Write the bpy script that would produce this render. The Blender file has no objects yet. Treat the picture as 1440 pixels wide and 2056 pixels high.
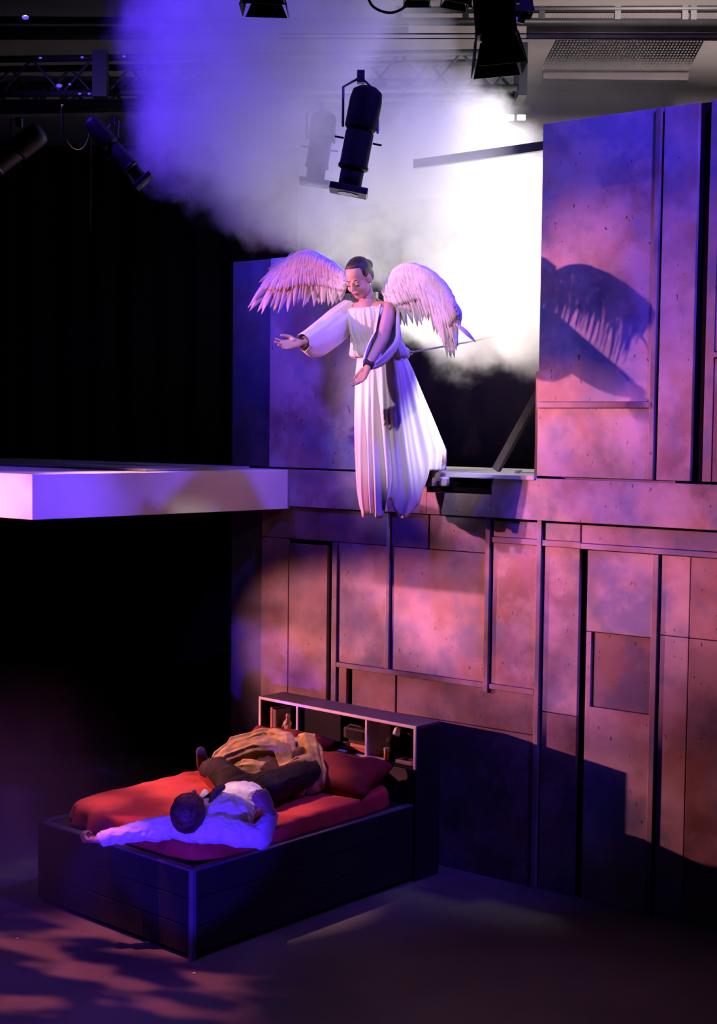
import bpy, math, random
from mathutils import Vector as V, Matrix, noise as mnoise
random.seed(7)
sc = bpy.context.scene
col = sc.collection
pi = math.pi

# ------------------------------------------------------------------ camera
FPX, PITCH, ROLL, CZ = 2866., .0604, .011, 2.90
cp, sp, cr, sr = math.cos(PITCH), math.sin(PITCH), math.cos(ROLL), math.sin(ROLL)
fwd = V((0, cp, -sp)); right0 = V((1, 0, 0)); up0 = V((0, sp, cp))
right = right0*cr + up0*sr; up = -right0*sr + up0*cr
cd = bpy.data.cameras.new('camera'); cam = bpy.data.objects.new('camera', cd); col.objects.link(cam)
cd.sensor_fit = 'VERTICAL'; cd.sensor_height = 36; cd.lens = FPX/2056*36
cd.clip_start = .1; cd.clip_end = 100
m = Matrix((right, up, -fwd)).transposed().to_4x4(); m.translation = V((0, 0, CZ))
cam.matrix_world = m
sc.camera = cam
C = V((0, 0, CZ))

def ray(px, py):
    u = px-720; v = py-1028
    X = (u*cr+v*sr)/FPX; Y = -(-u*sr+v*cr)/FPX
    return V((X, cp+Y*sp, -sp+Y*cp))
def aty(px, py, y):
    d = ray(px, py); return C+d*(y/d.y)
def onz(px, py, z):
    d = ray(px, py); return C+d*((z-CZ)/d.z)
def rot(a): return V((math.cos(a), math.sin(a), 0))
UP = V((0, 0, 1))
# bed frame: corner BF, length direction BE, width direction BN
BF = V((-.8728, 7.5543, 0)); BE = rot(.8414); BN = rot(.8414+pi/2)
def bed(e, n, z=0): return BF+BE*e+BN*n+UP*z
# painted wall frame: origin W0, along WD (towards the right and nearer), normal WN (towards the stage)
W0 = V((-.48586, 10.11977, 0)); WD = rot(-.6589); WN = V((WD.y, -WD.x, 0))
def wall(s, z, off=0): return W0+WD*s+WN*off+UP*z
def onw(px, py, off=0):
    d = ray(px, py); q = W0+WN*off-C
    q.z = 0; dd = V((d.x, d.y, 0)); t = WN.dot(q)/WN.dot(dd)
    return C+d*t

# ------------------------------------------------------------------ render look, world
sc.view_settings.view_transform = 'Standard'; sc.view_settings.look = 'None'
sc.view_settings.gamma = 1; sc.view_settings.use_curve_mapping = False
sc.view_settings.exposure = 0.0
sc.cycles.max_bounces = 4; sc.cycles.diffuse_bounces = 1; sc.cycles.glossy_bounces = 2
sc.cycles.volume_bounces = 1; sc.cycles.transparent_max_bounces = 8
sc.cycles.volume_step_rate = .9; sc.cycles.volume_max_steps = 96
sc.cycles.sample_clamp_indirect = 4; sc.cycles.use_denoising = True
w = bpy.data.worlds.new('world'); sc.world = w; w.use_nodes = True
w.node_tree.nodes['Background'].inputs[0].default_value = (.25, .25, .8, 1)
w.node_tree.nodes['Background'].inputs[1].default_value = .004

# ------------------------------------------------------------------ stage lamps
def spot(name, loc, target, colour, power, angle=40, blend=.5, size=.05, gobo=None):
    l = bpy.data.lights.new(name, 'SPOT'); o = bpy.data.objects.new(name, l); col.objects.link(o)
    o.location = loc; o.rotation_euler = (V(target)-V(loc)).to_track_quat('-Z', 'Y').to_euler()
    l.color = colour; l.energy = power; l.spot_size = math.radians(angle); l.spot_blend = blend; l.shadow_soft_size = size
    if gobo:                                     # breakup gobo slid into the lamp
        l.use_nodes = True; nt = l.node_tree; em = nt.nodes['Emission']
        tc = nt.nodes.new('ShaderNodeTexCoord'); mp = nt.nodes.new('ShaderNodeMapping'); mp.inputs['Scale'].default_value = gobo[1]
        nz = nt.nodes.new('ShaderNodeTexNoise'); nz.inputs['Scale'].default_value = gobo[0]; nz.inputs['Detail'].default_value = 1.5
        rp = nt.nodes.new('ShaderNodeValToRGB'); rp.color_ramp.elements[0].position = gobo[2]; rp.color_ramp.elements[1].position = gobo[3]
        rp.color_ramp.elements[0].color = (gobo[4],)*3+(1,)
        nt.links.new(tc.outputs['Normal'], mp.inputs[0]); nt.links.new(mp.outputs[0], nz.inputs['Vector'])
        nt.links.new(nz.outputs['Fac'], rp.inputs[0]); nt.links.new(rp.outputs[0], em.inputs['Color'])
    return o

HAZE_BLUE = (.10, .03, 1.0)
# pink booms at the left, blocked by platform, wings and headboard
G1 = (9, (1, 1, 1), .3, .6, .3)
spot('pink_boom_front', (-5.9, 8.05, 2.98), wall(1.9, 2.2), (1, .27, .48), 2200, 19.5, .5, .03, G1)
spot('pink_boom_wing', (-5.8, 8.2, 3.8), wall(2.3, 3.05), (1, .27, .44), 3700, 22.5, .8, .04, (10, (1, 1, 1), .3, .62, .3))
spot('orange_boom_low', (-3.35, 10.3, 1.51), wall(2.55, .95), (1, .29, .34), 1350, 50, 1, .015, G1)
spot('bed_red', (-2.25, 8.95, 6.6), bed(.9, .85, .5), (1, .50, .42), 2100, 18, .5, .04, (14, (1, 1, 1), .36, .6, .3))
spot('floor_red', (-3.3, 7.9, 6.8), (-1.5, 7.3, 0), (1, .20, .22), 2600, 19, .8, .03, (30, (1, .45, 1), .48, .58, .02))
# blue washes from the house side
spot('blue_wash', (2.6, 6.4, 6.9), wall(1.4, 3.4), (.12, .055, 1.0), 1250, 54, .6, .15)
spot('blue_side', (2.2, 2.4, 5.2), (-1.95, 8.7, 2.45), (.14, .045, 1.0), 2700, 10, .9, .1)
spot('blue_low', (-1.3, 2.6, .45), bed(.10, .2, .62), (.055, .014, 1.0), 2500, 12, .4, .05)
spot('blue_floor', (-3.2, 3.0, 5.5), (-1.9, 6.9, .4), (.16, .05, 1.0), 1000, 26, 1, .1)
spot('rig_blue_fill', (-3.6, 7.0, 5.4), aty(120, 220, 9.4), (.2, .12, 1.0), 420, 36, 1, .1)  # added fill that tints the left truss and lanterns blue
# lavender front light on the angel
spot('angel_front', (-2.2, 3.6, 5.8), (0.15, 8.9, 3.25), (1, .76, 1.0), 760, 13, .45, .06)
spot('platform_fill', (1.0, 3.0, 5.0), (-.7, 9.9, 2.45), (1, .70, .95), 70, 9, 1, .1)
# smoke lights
spot('smoke_blue', (-3.3, 8.0, 7.0), (-.8, 9.2, 5.0), (.09, .024, 1.0), 1500, 46, .8, .1)
spot('backlight', wall(2.4, 3.95, -.9), wall(1.0, 4.55, -.5), (1, .94, .84), 620, 92, .6, .12)
spot('backlight_top', wall(1.4, 6.6, -.55), wall(1.4, 2.6, -.75), (1, .94, .82), 1300, 34, .9, .12)
spot('rim_fill_back', wall(2.6, 4.1, -.75), wall(1.22, 2.85, .25), (1, .93, .80), 420, 20, .7, .06)  # extra spot added to brighten the back of the gown
spot('smoke_fill_left', wall(.35, 3.2, -1.3), wall(1.1, 4.3, -.4), (1, .93, .84), 520, 110, .9, .12)  # added lamp hidden behind the left panel to brighten the smoke
spot('backstage_work', (2.8, 10.6, 6.8), (2.4, 13.4, 6.2), (1, .84, .8), 380, 105, 1, .3)

# ------------------------------------------------------------------ materials
def mat(name, c, rough=.7, c2=None, scale=5, metallic=0, bump=0, bscale=40, sheen=0, contrast=(.35, .65), trans=0):
    m = bpy.data.materials.new(name); m.use_nodes = True; nt = m.node_tree; b = nt.nodes['Principled BSDF']
    b.inputs['Base Color'].default_value = (*c, 1); b.inputs['Roughness'].default_value = rough; b.inputs['Metallic'].default_value = metallic
    if sheen: b.inputs['Sheen Weight'].default_value = sheen
    b.inputs['Specular IOR Level'].default_value = 0 if rough >= .95 else .12 if rough >= .7 else .5
    tc = nt.nodes.new('ShaderNodeTexCoord')
    nz = nt.nodes.new('ShaderNodeTexNoise'); nz.inputs['Scale'].default_value = scale; nz.inputs['Detail'].default_value = 5
    nt.links.new(tc.outputs['Object'], nz.inputs['Vector'])
    rp = nt.nodes.new('ShaderNodeValToRGB'); c2 = c2 or tuple(x*.8 for x in c)
    rp.color_ramp.elements[0].position, rp.color_ramp.elements[1].position = contrast
    rp.color_ramp.elements[0].color = (*c2, 1); rp.color_ramp.elements[1].color = (*c, 1)
    nt.links.new(nz.outputs['Fac'], rp.inputs[0]); nt.links.new(rp.outputs[0], b.inputs['Base Color'])
    if bump:
        n2 = nt.nodes.new('ShaderNodeTexNoise'); n2.inputs['Scale'].default_value = bscale; n2.inputs['Detail'].default_value = 4
        nt.links.new(tc.outputs['Object'], n2.inputs['Vector'])
        bp = nt.nodes.new('ShaderNodeBump'); bp.inputs['Strength'].default_value = bump; bp.inputs['Distance'].default_value = .01
        nt.links.new(n2.outputs['Fac'], bp.inputs['Height']); nt.links.new(bp.outputs[0], b.inputs['Normal'])
    return m
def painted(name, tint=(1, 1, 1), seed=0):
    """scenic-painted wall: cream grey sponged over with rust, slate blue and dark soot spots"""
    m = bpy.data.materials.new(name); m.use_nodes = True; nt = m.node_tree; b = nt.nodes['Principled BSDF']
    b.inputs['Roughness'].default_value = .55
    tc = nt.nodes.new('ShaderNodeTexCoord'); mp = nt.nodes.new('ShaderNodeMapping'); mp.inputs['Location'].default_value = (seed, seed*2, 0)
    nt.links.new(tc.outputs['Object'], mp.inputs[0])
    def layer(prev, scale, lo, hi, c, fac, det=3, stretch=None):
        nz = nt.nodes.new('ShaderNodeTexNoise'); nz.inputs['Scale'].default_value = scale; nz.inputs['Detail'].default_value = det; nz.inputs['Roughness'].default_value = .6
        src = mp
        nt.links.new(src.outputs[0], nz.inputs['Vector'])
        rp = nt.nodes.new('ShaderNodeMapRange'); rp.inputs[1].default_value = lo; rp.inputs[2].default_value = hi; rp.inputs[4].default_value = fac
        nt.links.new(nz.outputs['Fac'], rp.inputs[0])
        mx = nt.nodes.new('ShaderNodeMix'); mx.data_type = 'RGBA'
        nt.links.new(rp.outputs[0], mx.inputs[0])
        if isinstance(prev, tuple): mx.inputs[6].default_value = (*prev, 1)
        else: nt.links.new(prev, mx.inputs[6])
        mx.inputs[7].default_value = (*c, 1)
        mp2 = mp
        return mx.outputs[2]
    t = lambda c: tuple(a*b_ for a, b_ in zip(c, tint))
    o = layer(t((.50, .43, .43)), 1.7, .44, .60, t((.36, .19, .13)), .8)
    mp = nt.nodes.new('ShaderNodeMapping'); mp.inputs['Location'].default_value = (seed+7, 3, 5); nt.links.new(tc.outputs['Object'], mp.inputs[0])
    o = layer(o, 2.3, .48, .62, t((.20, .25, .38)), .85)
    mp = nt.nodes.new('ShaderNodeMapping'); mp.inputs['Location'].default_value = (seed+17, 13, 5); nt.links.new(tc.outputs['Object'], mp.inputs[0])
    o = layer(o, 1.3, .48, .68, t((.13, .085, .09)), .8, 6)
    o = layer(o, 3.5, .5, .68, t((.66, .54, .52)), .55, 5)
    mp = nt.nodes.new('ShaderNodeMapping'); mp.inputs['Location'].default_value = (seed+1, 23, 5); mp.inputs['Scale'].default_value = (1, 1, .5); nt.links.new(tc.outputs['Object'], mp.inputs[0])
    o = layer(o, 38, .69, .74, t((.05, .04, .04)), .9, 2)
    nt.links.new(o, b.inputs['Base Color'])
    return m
M = {}
M['paint'] = painted('scenic_paint')
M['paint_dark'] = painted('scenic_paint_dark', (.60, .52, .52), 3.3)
M['paint_blue_shaded'] = painted('scenic_paint_blue_shaded', (.15, .22, .36), 5)  # blue tint darkened so the return strip's shade sits in its colour
M['rail'] = painted('scenic_rail', (.68, .66, .70), 9)
M['gap'] = mat('black_gap', (.006, .006, .008), .9)
M['floor'] = mat('stage_floor', (.13, .115, .115), .55, (.075, .066, .066), 1.2, bump=.15, bscale=60)
M['curtain'] = mat('black_drape', (.003, .003, .004), .95)
M['drape_brown'] = mat('brown_drape', (.028, .020, .019), .95)
M['plaster'] = mat('grey_plaster', (.30, .27, .27), .9, (.24, .21, .21), .8)
M['white_paint'] = mat('white_paint', (.72, .70, .72), .6, (.66, .64, .66), 3)
M['steel'] = mat('dull_steel', (.20, .19, .20), .45, metallic=.6)
M['dark_steel'] = mat('dark_steel', (.035, .034, .038), .5, metallic=.3)
M['black'] = mat('lamp_black', (.004, .004, .005), .72)
M['glass'] = mat('lens_glass', (.12, .12, .15), .12)
M['wood'] = mat('pine', (.36, .27, .20), .65, (.27, .19, .13), 8)
M['old_wood'] = mat('old_timber', (.17, .14, .10), .7, (.11, .09, .06), 8)
M['beam'] = mat('beam_paint', (.22, .18, .20), .8)
M['bed_black'] = mat('black_stained_plywood', (.008, .008, .011), .62, (.005, .005, .008), 5)
M['bed_edge'] = mat('bed_edge_trim', (.10, .10, .12), .35)
M['shelf_paint'] = mat('shelf_white', (.72, .64, .66), .6)
M['shelf_top'] = mat('shelf_top', (.10, .085, .09), .6)
M['shelf_dark'] = mat('shelf_dark', (.005, .005, .006), .8)
M['sheet'] = mat('red_sheet', (.50, .055, .048), .8, (.40, .04, .036), 6, bump=.3, bscale=18)
M['pillow'] = mat('maroon_pillow', (.20, .026, .020), .8, (.15, .02, .016), 6, bump=.3, bscale=14)
M['skin'] = mat('skin', (.62, .36, .28), .5)
M['skin2'] = mat('skin_man', (.58, .33, .25), .5)
M['hair'] = mat('dark_brown_hair', (.035, .018, .012), .5, (.02, .011, .008), 30, bump=.6, bscale=60)
M['hair2'] = mat('brown_hair', (.10, .040, .025), .55, (.04, .018, .012), 30, bump=.8, bscale=50)
M['gown'] = mat('white_chiffon', (.84, .81, .84), .7, (.78, .74, .78), 4)
M['feather'] = mat('white_feather', (.86, .83, .88), .7, (.74, .70, .80), 25, bump=.3, bscale=90)
M['shirt'] = mat('white_cotton', (.78, .74, .78), .8, (.72, .68, .72), 8)
M['trousers'] = mat('dark_brown_wool', (.022, .014, .011), .9, (.016, .010, .008), 12, bump=.3, bscale=20)
M['sock'] = mat('grey_sock', (.075, .06, .05), .95)
M['jacket'] = mat('tan_suede', (.40, .25, .10), .85, (.24, .13, .05), 9, bump=.4, bscale=26)
M['lining'] = mat('dark_lining', (.09, .04, .025), .9)
M['lips'] = mat('lips', (.38, .10, .10), .5)
M['ring'] = mat('brass_ring', (.75, .66, .40), .35, metallic=.7)
M['rope'] = mat('steel_cable', (.42, .36, .26), .5)
M['blackstrap'] = mat('black_strap', (.02, .015, .03), .5)
M['book_o'] = mat('orange_cloth', (.50, .17, .09), .7)
M['book_r'] = mat('pink_cloth', (.62, .26, .20), .7)
M['book_d'] = mat('dark_cloth', (.06, .04, .035), .7)
M['book_g'] = mat('grey_cloth', (.20, .16, .15), .7)
M['paper'] = mat('paper', (.70, .62, .56), .8)
M['pill'] = mat('amber_plastic', (.70, .22, .08), .3)
M['cap'] = mat('white_plastic', (.8, .78, .8), .4)
M['figur'] = mat('figurine', (.45, .28, .22), .6, (.12, .07, .06), 30)
M['lampwhite'] = mat('lamp_enamel', (.75, .72, .80), .35)
M['grey_plastic'] = mat('grey_plastic', (.28, .24, .30), .5)
def emis(name, c, s):
    m = bpy.data.materials.new(name); m.use_nodes = True; b = m.node_tree.nodes['Principled BSDF']
    b.inputs['Base Color'].default_value = (.1, .1, .1, 1); b.inputs['Emission Color'].default_value = (*c, 1); b.inputs['Emission Strength'].default_value = s
    return m
M['work_glow'] = emis('worklight_glow', (1, 1, .95), 6)
M['led_blue'] = emis('blue_indicator', (.12, .06, 1), 1.1)

# ------------------------------------------------------------------ mesh kit
def rootloc(o):
    p = V((0, 0, 0))
    while o: p = p+o.location; o = o.parent
    return p
def tag(o, label=None, cat=None, group=None, kind=None):
    if label: o['label'] = label
    if cat: o['category'] = cat
    if group: o['group'] = group
    if kind: o['kind'] = kind
    return o
def thing(name, label, cat, loc, group=None):
    o = bpy.data.objects.new(name, None); col.objects.link(o); o.location = loc; o.empty_display_size = .1
    return tag(o, label, cat, group)
class MB:
    def __init__(s): s.v = []; s.f = []
    def add(s, vs, fs):
        k = len(s.v); s.v += [V(a) for a in vs]; s.f += [tuple(i+k for i in f) for f in fs]; return s
    def box(s, c, hx, hy, hz, ax=None, ay=None, az=None):
        ax = ax or V((1, 0, 0)); ay = ay or V((0, 1, 0)); az = az or UP; c = V(c)
        vs = [c+ax*(i*hx)+ay*(j*hy)+az*(k*hz) for i in (-1, 1) for j in (-1, 1) for k in (-1, 1)]
        return s.add(vs, [(0, 1, 3, 2), (4, 6, 7, 5), (0, 4, 5, 1), (2, 3, 7, 6), (0, 2, 6, 4), (1, 5, 7, 3)])
    def hexa(s, p8): return s.add(p8, [(0, 3, 2, 1), (4, 5, 6, 7), (0, 1, 5, 4), (1, 2, 6, 5), (2, 3, 7, 6), (3, 0, 4, 7)])
    def loft(s, rings, closed=True, cap=True):
        n = len(rings[0]); k = len(s.v); s.v += [V(p) for r in rings for p in r]
        for i in range(len(rings)-1):
            for j in range(n if closed else n-1):
                a = k+i*n+j; b = k+i*n+(j+1) % n; s.f.append((a, b, b+n, a+n))
        if cap and closed: s.f.append(tuple(k+j for j in reversed(range(n)))); s.f.append(tuple(k+(len(rings)-1)*n+j for j in range(n)))
        return s
    def tube(s, pts, r, n=10, cap=True):
        pts = [V(p) for p in pts]; rs = r if isinstance(r, (list, tuple)) else [r]*len(pts); rings = []; u = None
        for i, p in enumerate(pts):
            d = (pts[min(i+1, len(pts)-1)]-pts[max(i-1, 0)]).normalized()
            if u is None: u = d.cross(V((.13, .27, .95))).normalized()
            u = (u-d*u.dot(d)).normalized(); v = d.cross(u)
            rings.append([p+(u*math.cos(2*pi*k/n)+v*math.sin(2*pi*k/n))*rs[i] for k in range(n)])
        return s.loft(rings, True, cap)
    def ell(s, c, r, R=None, nu=20, nv=12):
        c = V(c); R = R or Matrix.Identity(3); rings = []
        for i in range(1, nv):
            t = pi*i/nv
            rings.append([c+R @ V((r[0]*math.sin(t)*math.cos(2*pi*k/nu), r[1]*math.sin(t)*math.sin(2*pi*k/nu), r[2]*math.cos(t))) for k in range(nu)])
        return s.loft(rings, True, True)
    def cap_(s, a, ra, b, rb, n=14):
        """tapered capsule"""
        a = V(a); b = V(b); d = (b-a).normalized(); ps = []; rs = []
        for i in range(5):
            t = pi/2*(1-i/4); ps.append(a-d*ra*math.sin(t)); rs.append(max(ra*math.cos(t), ra*.05))
        for i in range(5):
            t = pi/2*i/4; ps.append(b+d*rb*math.sin(t)); rs.append(max(rb*math.cos(t), rb*.05))
        return s.tube(ps, rs, n)
    def chain(s, pts, rs, n=14):
        for i in range(len(pts)-1): s.cap_(pts[i], rs[i], pts[i+1], rs[i+1], n)
        return s
    def build(s, name, m, parent=None, loc=None, smooth=False, bevel=0, voxel=0, sm=0, disp=None, solid=0, sub=0, kind=None, label=None):
        me = bpy.data.meshes.new(name)
        base = rootloc(parent) if parent else (V(loc) if loc is not None else V((0, 0, 0)))
        if loc is not None and parent is not None: base = V(loc)
        me.from_pydata([tuple(p-base) for p in s.v], [], s.f); me.update(); me.materials.append(M[m] if isinstance(m, str) else m)
        o = bpy.data.objects.new(name, me); col.objects.link(o)
        if parent: o.parent = parent
        elif loc is not None: o.location = loc
        if smooth or voxel:
            for p in me.polygons: p.use_smooth = True
        if voxel:
            r = o.modifiers.new('remesh', 'REMESH'); r.mode = 'VOXEL'; r.voxel_size = voxel; r.use_smooth_shade = True
        if sm:
            q = o.modifiers.new('smooth', 'SMOOTH'); q.factor = .5; q.iterations = sm
        for d in (disp or []):
            t = bpy.data.textures.new('cloth', 'CLOUDS'); t.noise_scale = d[0]; t.noise_depth = 2
            q = o.modifiers.new('wrinkle', 'DISPLACE'); q.texture = t; q.strength = d[1]; q.mid_level = .5; q.texture_coords = 'LOCAL'
        if disp and voxel and voxel < .02:
            q = o.modifiers.new('soften', 'SMOOTH'); q.factor = .5; q.iterations = 3
        if solid:
            q = o.modifiers.new('solid', 'SOLIDIFY'); q.thickness = solid; q.offset = 0
        if sub:
            q = o.modifiers.new('sub', 'SUBSURF'); q.levels = sub; q.render_levels = sub
        if bevel:
            q = o.modifiers.new('bevel', 'BEVEL'); q.width = bevel; q.segments = 2; q.limit_method = 'ANGLE'
        if kind: o['kind'] = kind
        if label: o['label'] = label
        return o
def wbox(mb, s0, s1, z0, z1, o0, o1):
    """box in wall coordinates"""
    return mb.box(wall((s0+s1)/2, (z0+z1)/2, (o0+o1)/2), abs(s1-s0)/2, abs(o1-o0)/2, abs(z1-z0)/2, WD, WN, UP)
def bbox(mb, e0, e1, n0, n1, z0, z1):
    return mb.box(bed((e0+e1)/2, (n0+n1)/2, (z0+z1)/2), abs(e1-e0)/2, abs(n1-n0)/2, abs(z1-z0)/2, BE, BN, UP)
def lerp(a, b, t): return a+(b-a)*t
def interp(keys, t):
    for (t0, a), (t1, b) in zip(keys, keys[1:]):
        if t <= t1: k = (t-t0)/(t1-t0); k = max(0, k); return a+(b-a)*k
    return keys[-1][1]
# ================================================================== the setting
def struct(mb, name, m, parent=None, **k):
    o = mb.build(name, m, parent, **k)
    if parent is None: o['kind'] = 'structure'
    return o
struct(MB().box((0, 7.5, -.1), 7, 6.5, .1), 'floor', 'floor')
struct(MB().box((0, 13.6, 4), 7, .1, 4.2), 'wall_back', 'plaster')
# stage-left wall far side, unseen black masking
# ---- painted wall
# lower wall: core slab a little behind the panels, so every joint reads as a dark groove
core = MB(); wbox(core, -.58, 4.2, 0, 2.58, -.10, -.03)
wl = struct(core, 'wall_right', 'gap', loc=None)
wl['label'] = 'scenic painted plank wall below the opening, lit pink and violet'
def panel(s0, s1, z0, z1, m='paint', thick=.03, name='panel'):
    mb = MB(); wbox(mb, s0, s1, z0, z1, -.03, -.03+thick); return mb.build(name, m, wl, bevel=.003)
# return strip at far left
panel(-.58, -.275, 0, 2.58, 'paint_blue_shaded', .012)
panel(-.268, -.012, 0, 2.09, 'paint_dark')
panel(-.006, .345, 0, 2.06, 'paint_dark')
panel(-.268, 1.20, 2.095, 2.32, 'paint_dark', .03)
panel(.395, .44, 0, 2.09, 'rail', .042, 'batten')
panel(.445, .885, 1.26, 2.09, 'paint', .03)
panel(.865, .895, 1.26, 2.32, 'rail', .045, 'batten')
panel(.908, 1.655, 1.26, 2.09, 'paint')
panel(1.21, 1.655, 2.095, 2.32, 'paint')
panel(1.655, 1.69, 1.2, 2.33, 'rail', .05, 'batten')
panel(.445, 1.69, 1.225, 1.258, 'rail', .045, 'batten')
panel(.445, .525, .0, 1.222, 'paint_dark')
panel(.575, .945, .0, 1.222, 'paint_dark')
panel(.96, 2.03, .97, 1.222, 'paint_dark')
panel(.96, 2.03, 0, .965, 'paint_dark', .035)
panel(1.705, 2.03, 1.26, 2.165, 'paint')
panel(1.705, 2.03, 2.205, 2.31, 'paint')
panel(1.70, 2.03, 1.225, 1.258, 'rail', .045, 'batten')
panel(2.035, 2.068, .0, 2.325, 'rail', .05, 'batten')
panel(1.705, 2.34, 2.167, 2.203, 'rail', .044, 'batten')
panel(2.08, 2.33, 1.13, 2.165, 'paint')
panel(2.08, 2.33, .0, 1.125, 'paint_dark')
panel(2.08, 2.33, 2.205, 2.31, 'paint')
panel(2.34, 4.2, 2.20, 2.31, 'rail', .03)
panel(2.34, 4.2, 2.165, 2.197, 'rail', .045, 'batten')
panel(2.385, 2.82, 1.665, 2.16, 'paint')
panel(2.385, 2.42, .93, 1.66, 'paint', .03)
panel(2.436, 2.82, 1.205, 1.66, 'paint_dark', .02)
panel(2.385, 2.82, .0, 1.20, 'paint')
panel(2.822, 2.86, .0, 2.16, 'rail', .045, 'batten')
panel(2.875, 3.055, 1.69, 2.16, 'paint')
panel(2.875, 3.055, .0, 1.685, 'paint')
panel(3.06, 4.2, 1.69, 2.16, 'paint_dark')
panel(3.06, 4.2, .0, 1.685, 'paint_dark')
# ledge band under the upper storey
panel(-.268, 1.20, 2.325, 2.585, 'paint', .055, 'ledge')
panel(1.70, 4.2, 2.325, 2.585, 'paint', .055, 'ledge')
panel(1.20, 1.70, 2.325, 2.47, 'paint', .055, 'ledge')
panel(1.18, 1.72, 2.48, 2.53, 'gap', .02, 'slot')
# ---- upper wall
OPL, OPR, ZT = .74, 2.015, 4.76
ZL, ZK = 4.08, 3.80
uc = MB(); wbox(uc, -.58, OPL, 2.60, ZK, -.10, -.03); wbox(uc, -.58, .25, ZK, ZL, -.10, -.03); wbox(uc, OPR, 4.2, 2.60, ZT, -.10, -.03)
wl = struct(uc, 'wall_left', 'gap')
wl['label'] = 'upper storey of the painted wall with the tall opening and violet panels'
panel(-.58, -.205, 2.60, ZL, 'paint_blue_shaded', .012)
_p = MB(); wbox(_p, -.20, OPL, 2.60, ZK, -.03, 0); wbox(_p, -.20, .25, ZK, ZL, -.03, 0); _p.build('panel', 'paint', wl)
panel(OPR, 2.775, 3.06, ZT, 'paint', .03)
panel(OPR, 2.775, 2.60, 3.02, 'paint', .03)
panel(OPR, 2.80, 3.022, 3.058, 'rail', .045, 'batten')
panel(2.778, 2.81, 2.60, ZT, 'rail', .045, 'batten')
panel(2.825, 3.04, 2.60, ZT, 'paint', .03)
panel(3.115, 3.17, 2.60, ZT, 'rail', .035, 'batten')
panel(3.17, 4.2, 3.345, ZT, 'paint_dark', .03)
panel(3.17, 4.2, 3.31, 3.34, 'rail', .042, 'batten')
panel(3.17, 4.2, 2.60, 3.305, 'paint_dark', .03)
jb = MB(); wbox(jb, 1.985, OPR-.002, 2.60, 3.25, -.14, -.02); jb.build('door_jamb', 'wood', wl)
# deck behind the opening
dk = MB(); wbox(dk, -.4, 2.9, 2.54, 2.598, -1.3, -.105); struct(dk, 'floor_upper', 'white_paint')['label'] = 'raised white deck behind the opening'
# bare legs of the deck
sl = MB(); wbox(sl, OPL, OPR, 2.575, 2.60, -.105, .035); struct(sl, 'trim_1', 'white_paint')['label'] = 'bright white sill board at the foot of the opening'
# drapes
def drape(name, a, b, z0, z1, m, label, amp=.04, wl_=.28):
    a = V(a); b = V(b); L = (b-a).length; d = (b-a).normalized(); nn = V((-d.y, d.x, 0)); mb = MB(); N = int(L/wl_*8); lo = []; hi = []
    for i in range(N+1):
        t = i/N; p = a+(b-a)*t+nn*(amp*math.sin(t*L/wl_*2*pi)+amp*.5*math.sin(t*L/wl_*3.7+1))
        lo.append(p+UP*z0); hi.append(p+UP*z1)
    mb.loft([lo, hi], closed=False); o = mb.build(name, m, smooth=True, solid=.01); o['kind'] = 'structure'; o['label'] = label
    return o
drape('wall_masking', (-5.5, 12.3, 0), (-.55, 12.3, 0), 0, 5.25, 'curtain', 'black masking drape hanging behind the left half of the stage')
drape('wall_backstage', wall(-1.2, 0, -1.9), wall(3.9, 0, -1.9), 2.3, 4.75, 'drape_brown', 'dark brown drape seen through the opening behind the angel', .008)
# ================================================================== platform
PL = 2.094; se = rot(.7756)
P0 = V((-1.981, 8.654, 0)); pt = thing('platform', 'long white cantilevered slab jutting out at the left above the bed', 'platform', P0+UP*2.306)
pb = MB(); A = P0; B = P0+se*PL; OUT = -WD*3.2
pb.hexa([q+UP*2.306 for q in (A, B, B+OUT, A+OUT)]+[q+UP*2.584 for q in (A, B, B+OUT, A+OUT)])
pb.build('slab', 'white_paint', pt, bevel=.004)
tb = MB(); 
A2 = A+se*.9+OUT*.02; B2 = A+se*2.03+OUT*.1
tb.hexa([q for q in (A2+UP*2.585, B2+UP*2.585, B2+OUT*.8+UP*2.585, A2+OUT*.8+UP*2.585)]+[q for q in (A2+UP*2.60, B2+UP*2.60, B2+OUT*.8+UP*2.60, A2+OUT*.8+UP*2.60)])
tb.build('top_board', 'plaster', pt, bevel=.003)
# ================================================================== opening timbers
lt = MB(); a = wall(2.02, 4.64, -.07); b = wall(1.0, 4.63, -.07); lt.box((a+b)/2, (a-b).length/2, .02, .028, (a-b).normalized(), WN, (a-b).normalized().cross(WN))
tag(lt.build('lintel_rail', 'dark_steel', loc=(a+b)/2), 'slim grey rail crossing the top of the opening, fading into smoke', 'rail')
br = MB(); a = wall(1.955, 3.15, -.14); b = wall(1.63, 2.625, -.14); dd = (a-b).normalized(); br.box((a+b)/2, .024, .02, (a-b).length/2, dd.cross(WN), WN, dd)
tag(br.build('diagonal_brace', 'old_wood', loc=b), 'diagonal wooden brace leaning in the lower right of the opening', 'brace')
st = thing('step_block', 'short timber step under the hem of the angel at the sill', 'step', wall(1.19, 2.50, .04))
q = MB(); wbox(q, 1.12, 1.32, 2.515, 2.60, .03, .14); q.build('block', 'wood', st, bevel=.003)
q = MB(); wbox(q, 1.12, 1.32, 2.601, 2.612, .03, .145); q.build('tread', 'wood', st)
q = MB(); wbox(q, 1.335, 1.395, 2.515, 2.575, .04, .09); tag(q.build('switch_box', 'cap', loc=wall(1.365, 2.515, .06), bevel=.012), 'small glowing white cube fixed just under the sill', 'box')
q = MB(); wbox(q, 1.43, 1.72, 2.577, 2.585, .04, .12); tag(q.build('sill_ledge', 'white_paint', loc=wall(1.57, 2.577, .08)), 'thin pale shelf strip below the sill right of the white cube', 'shelf')
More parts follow.
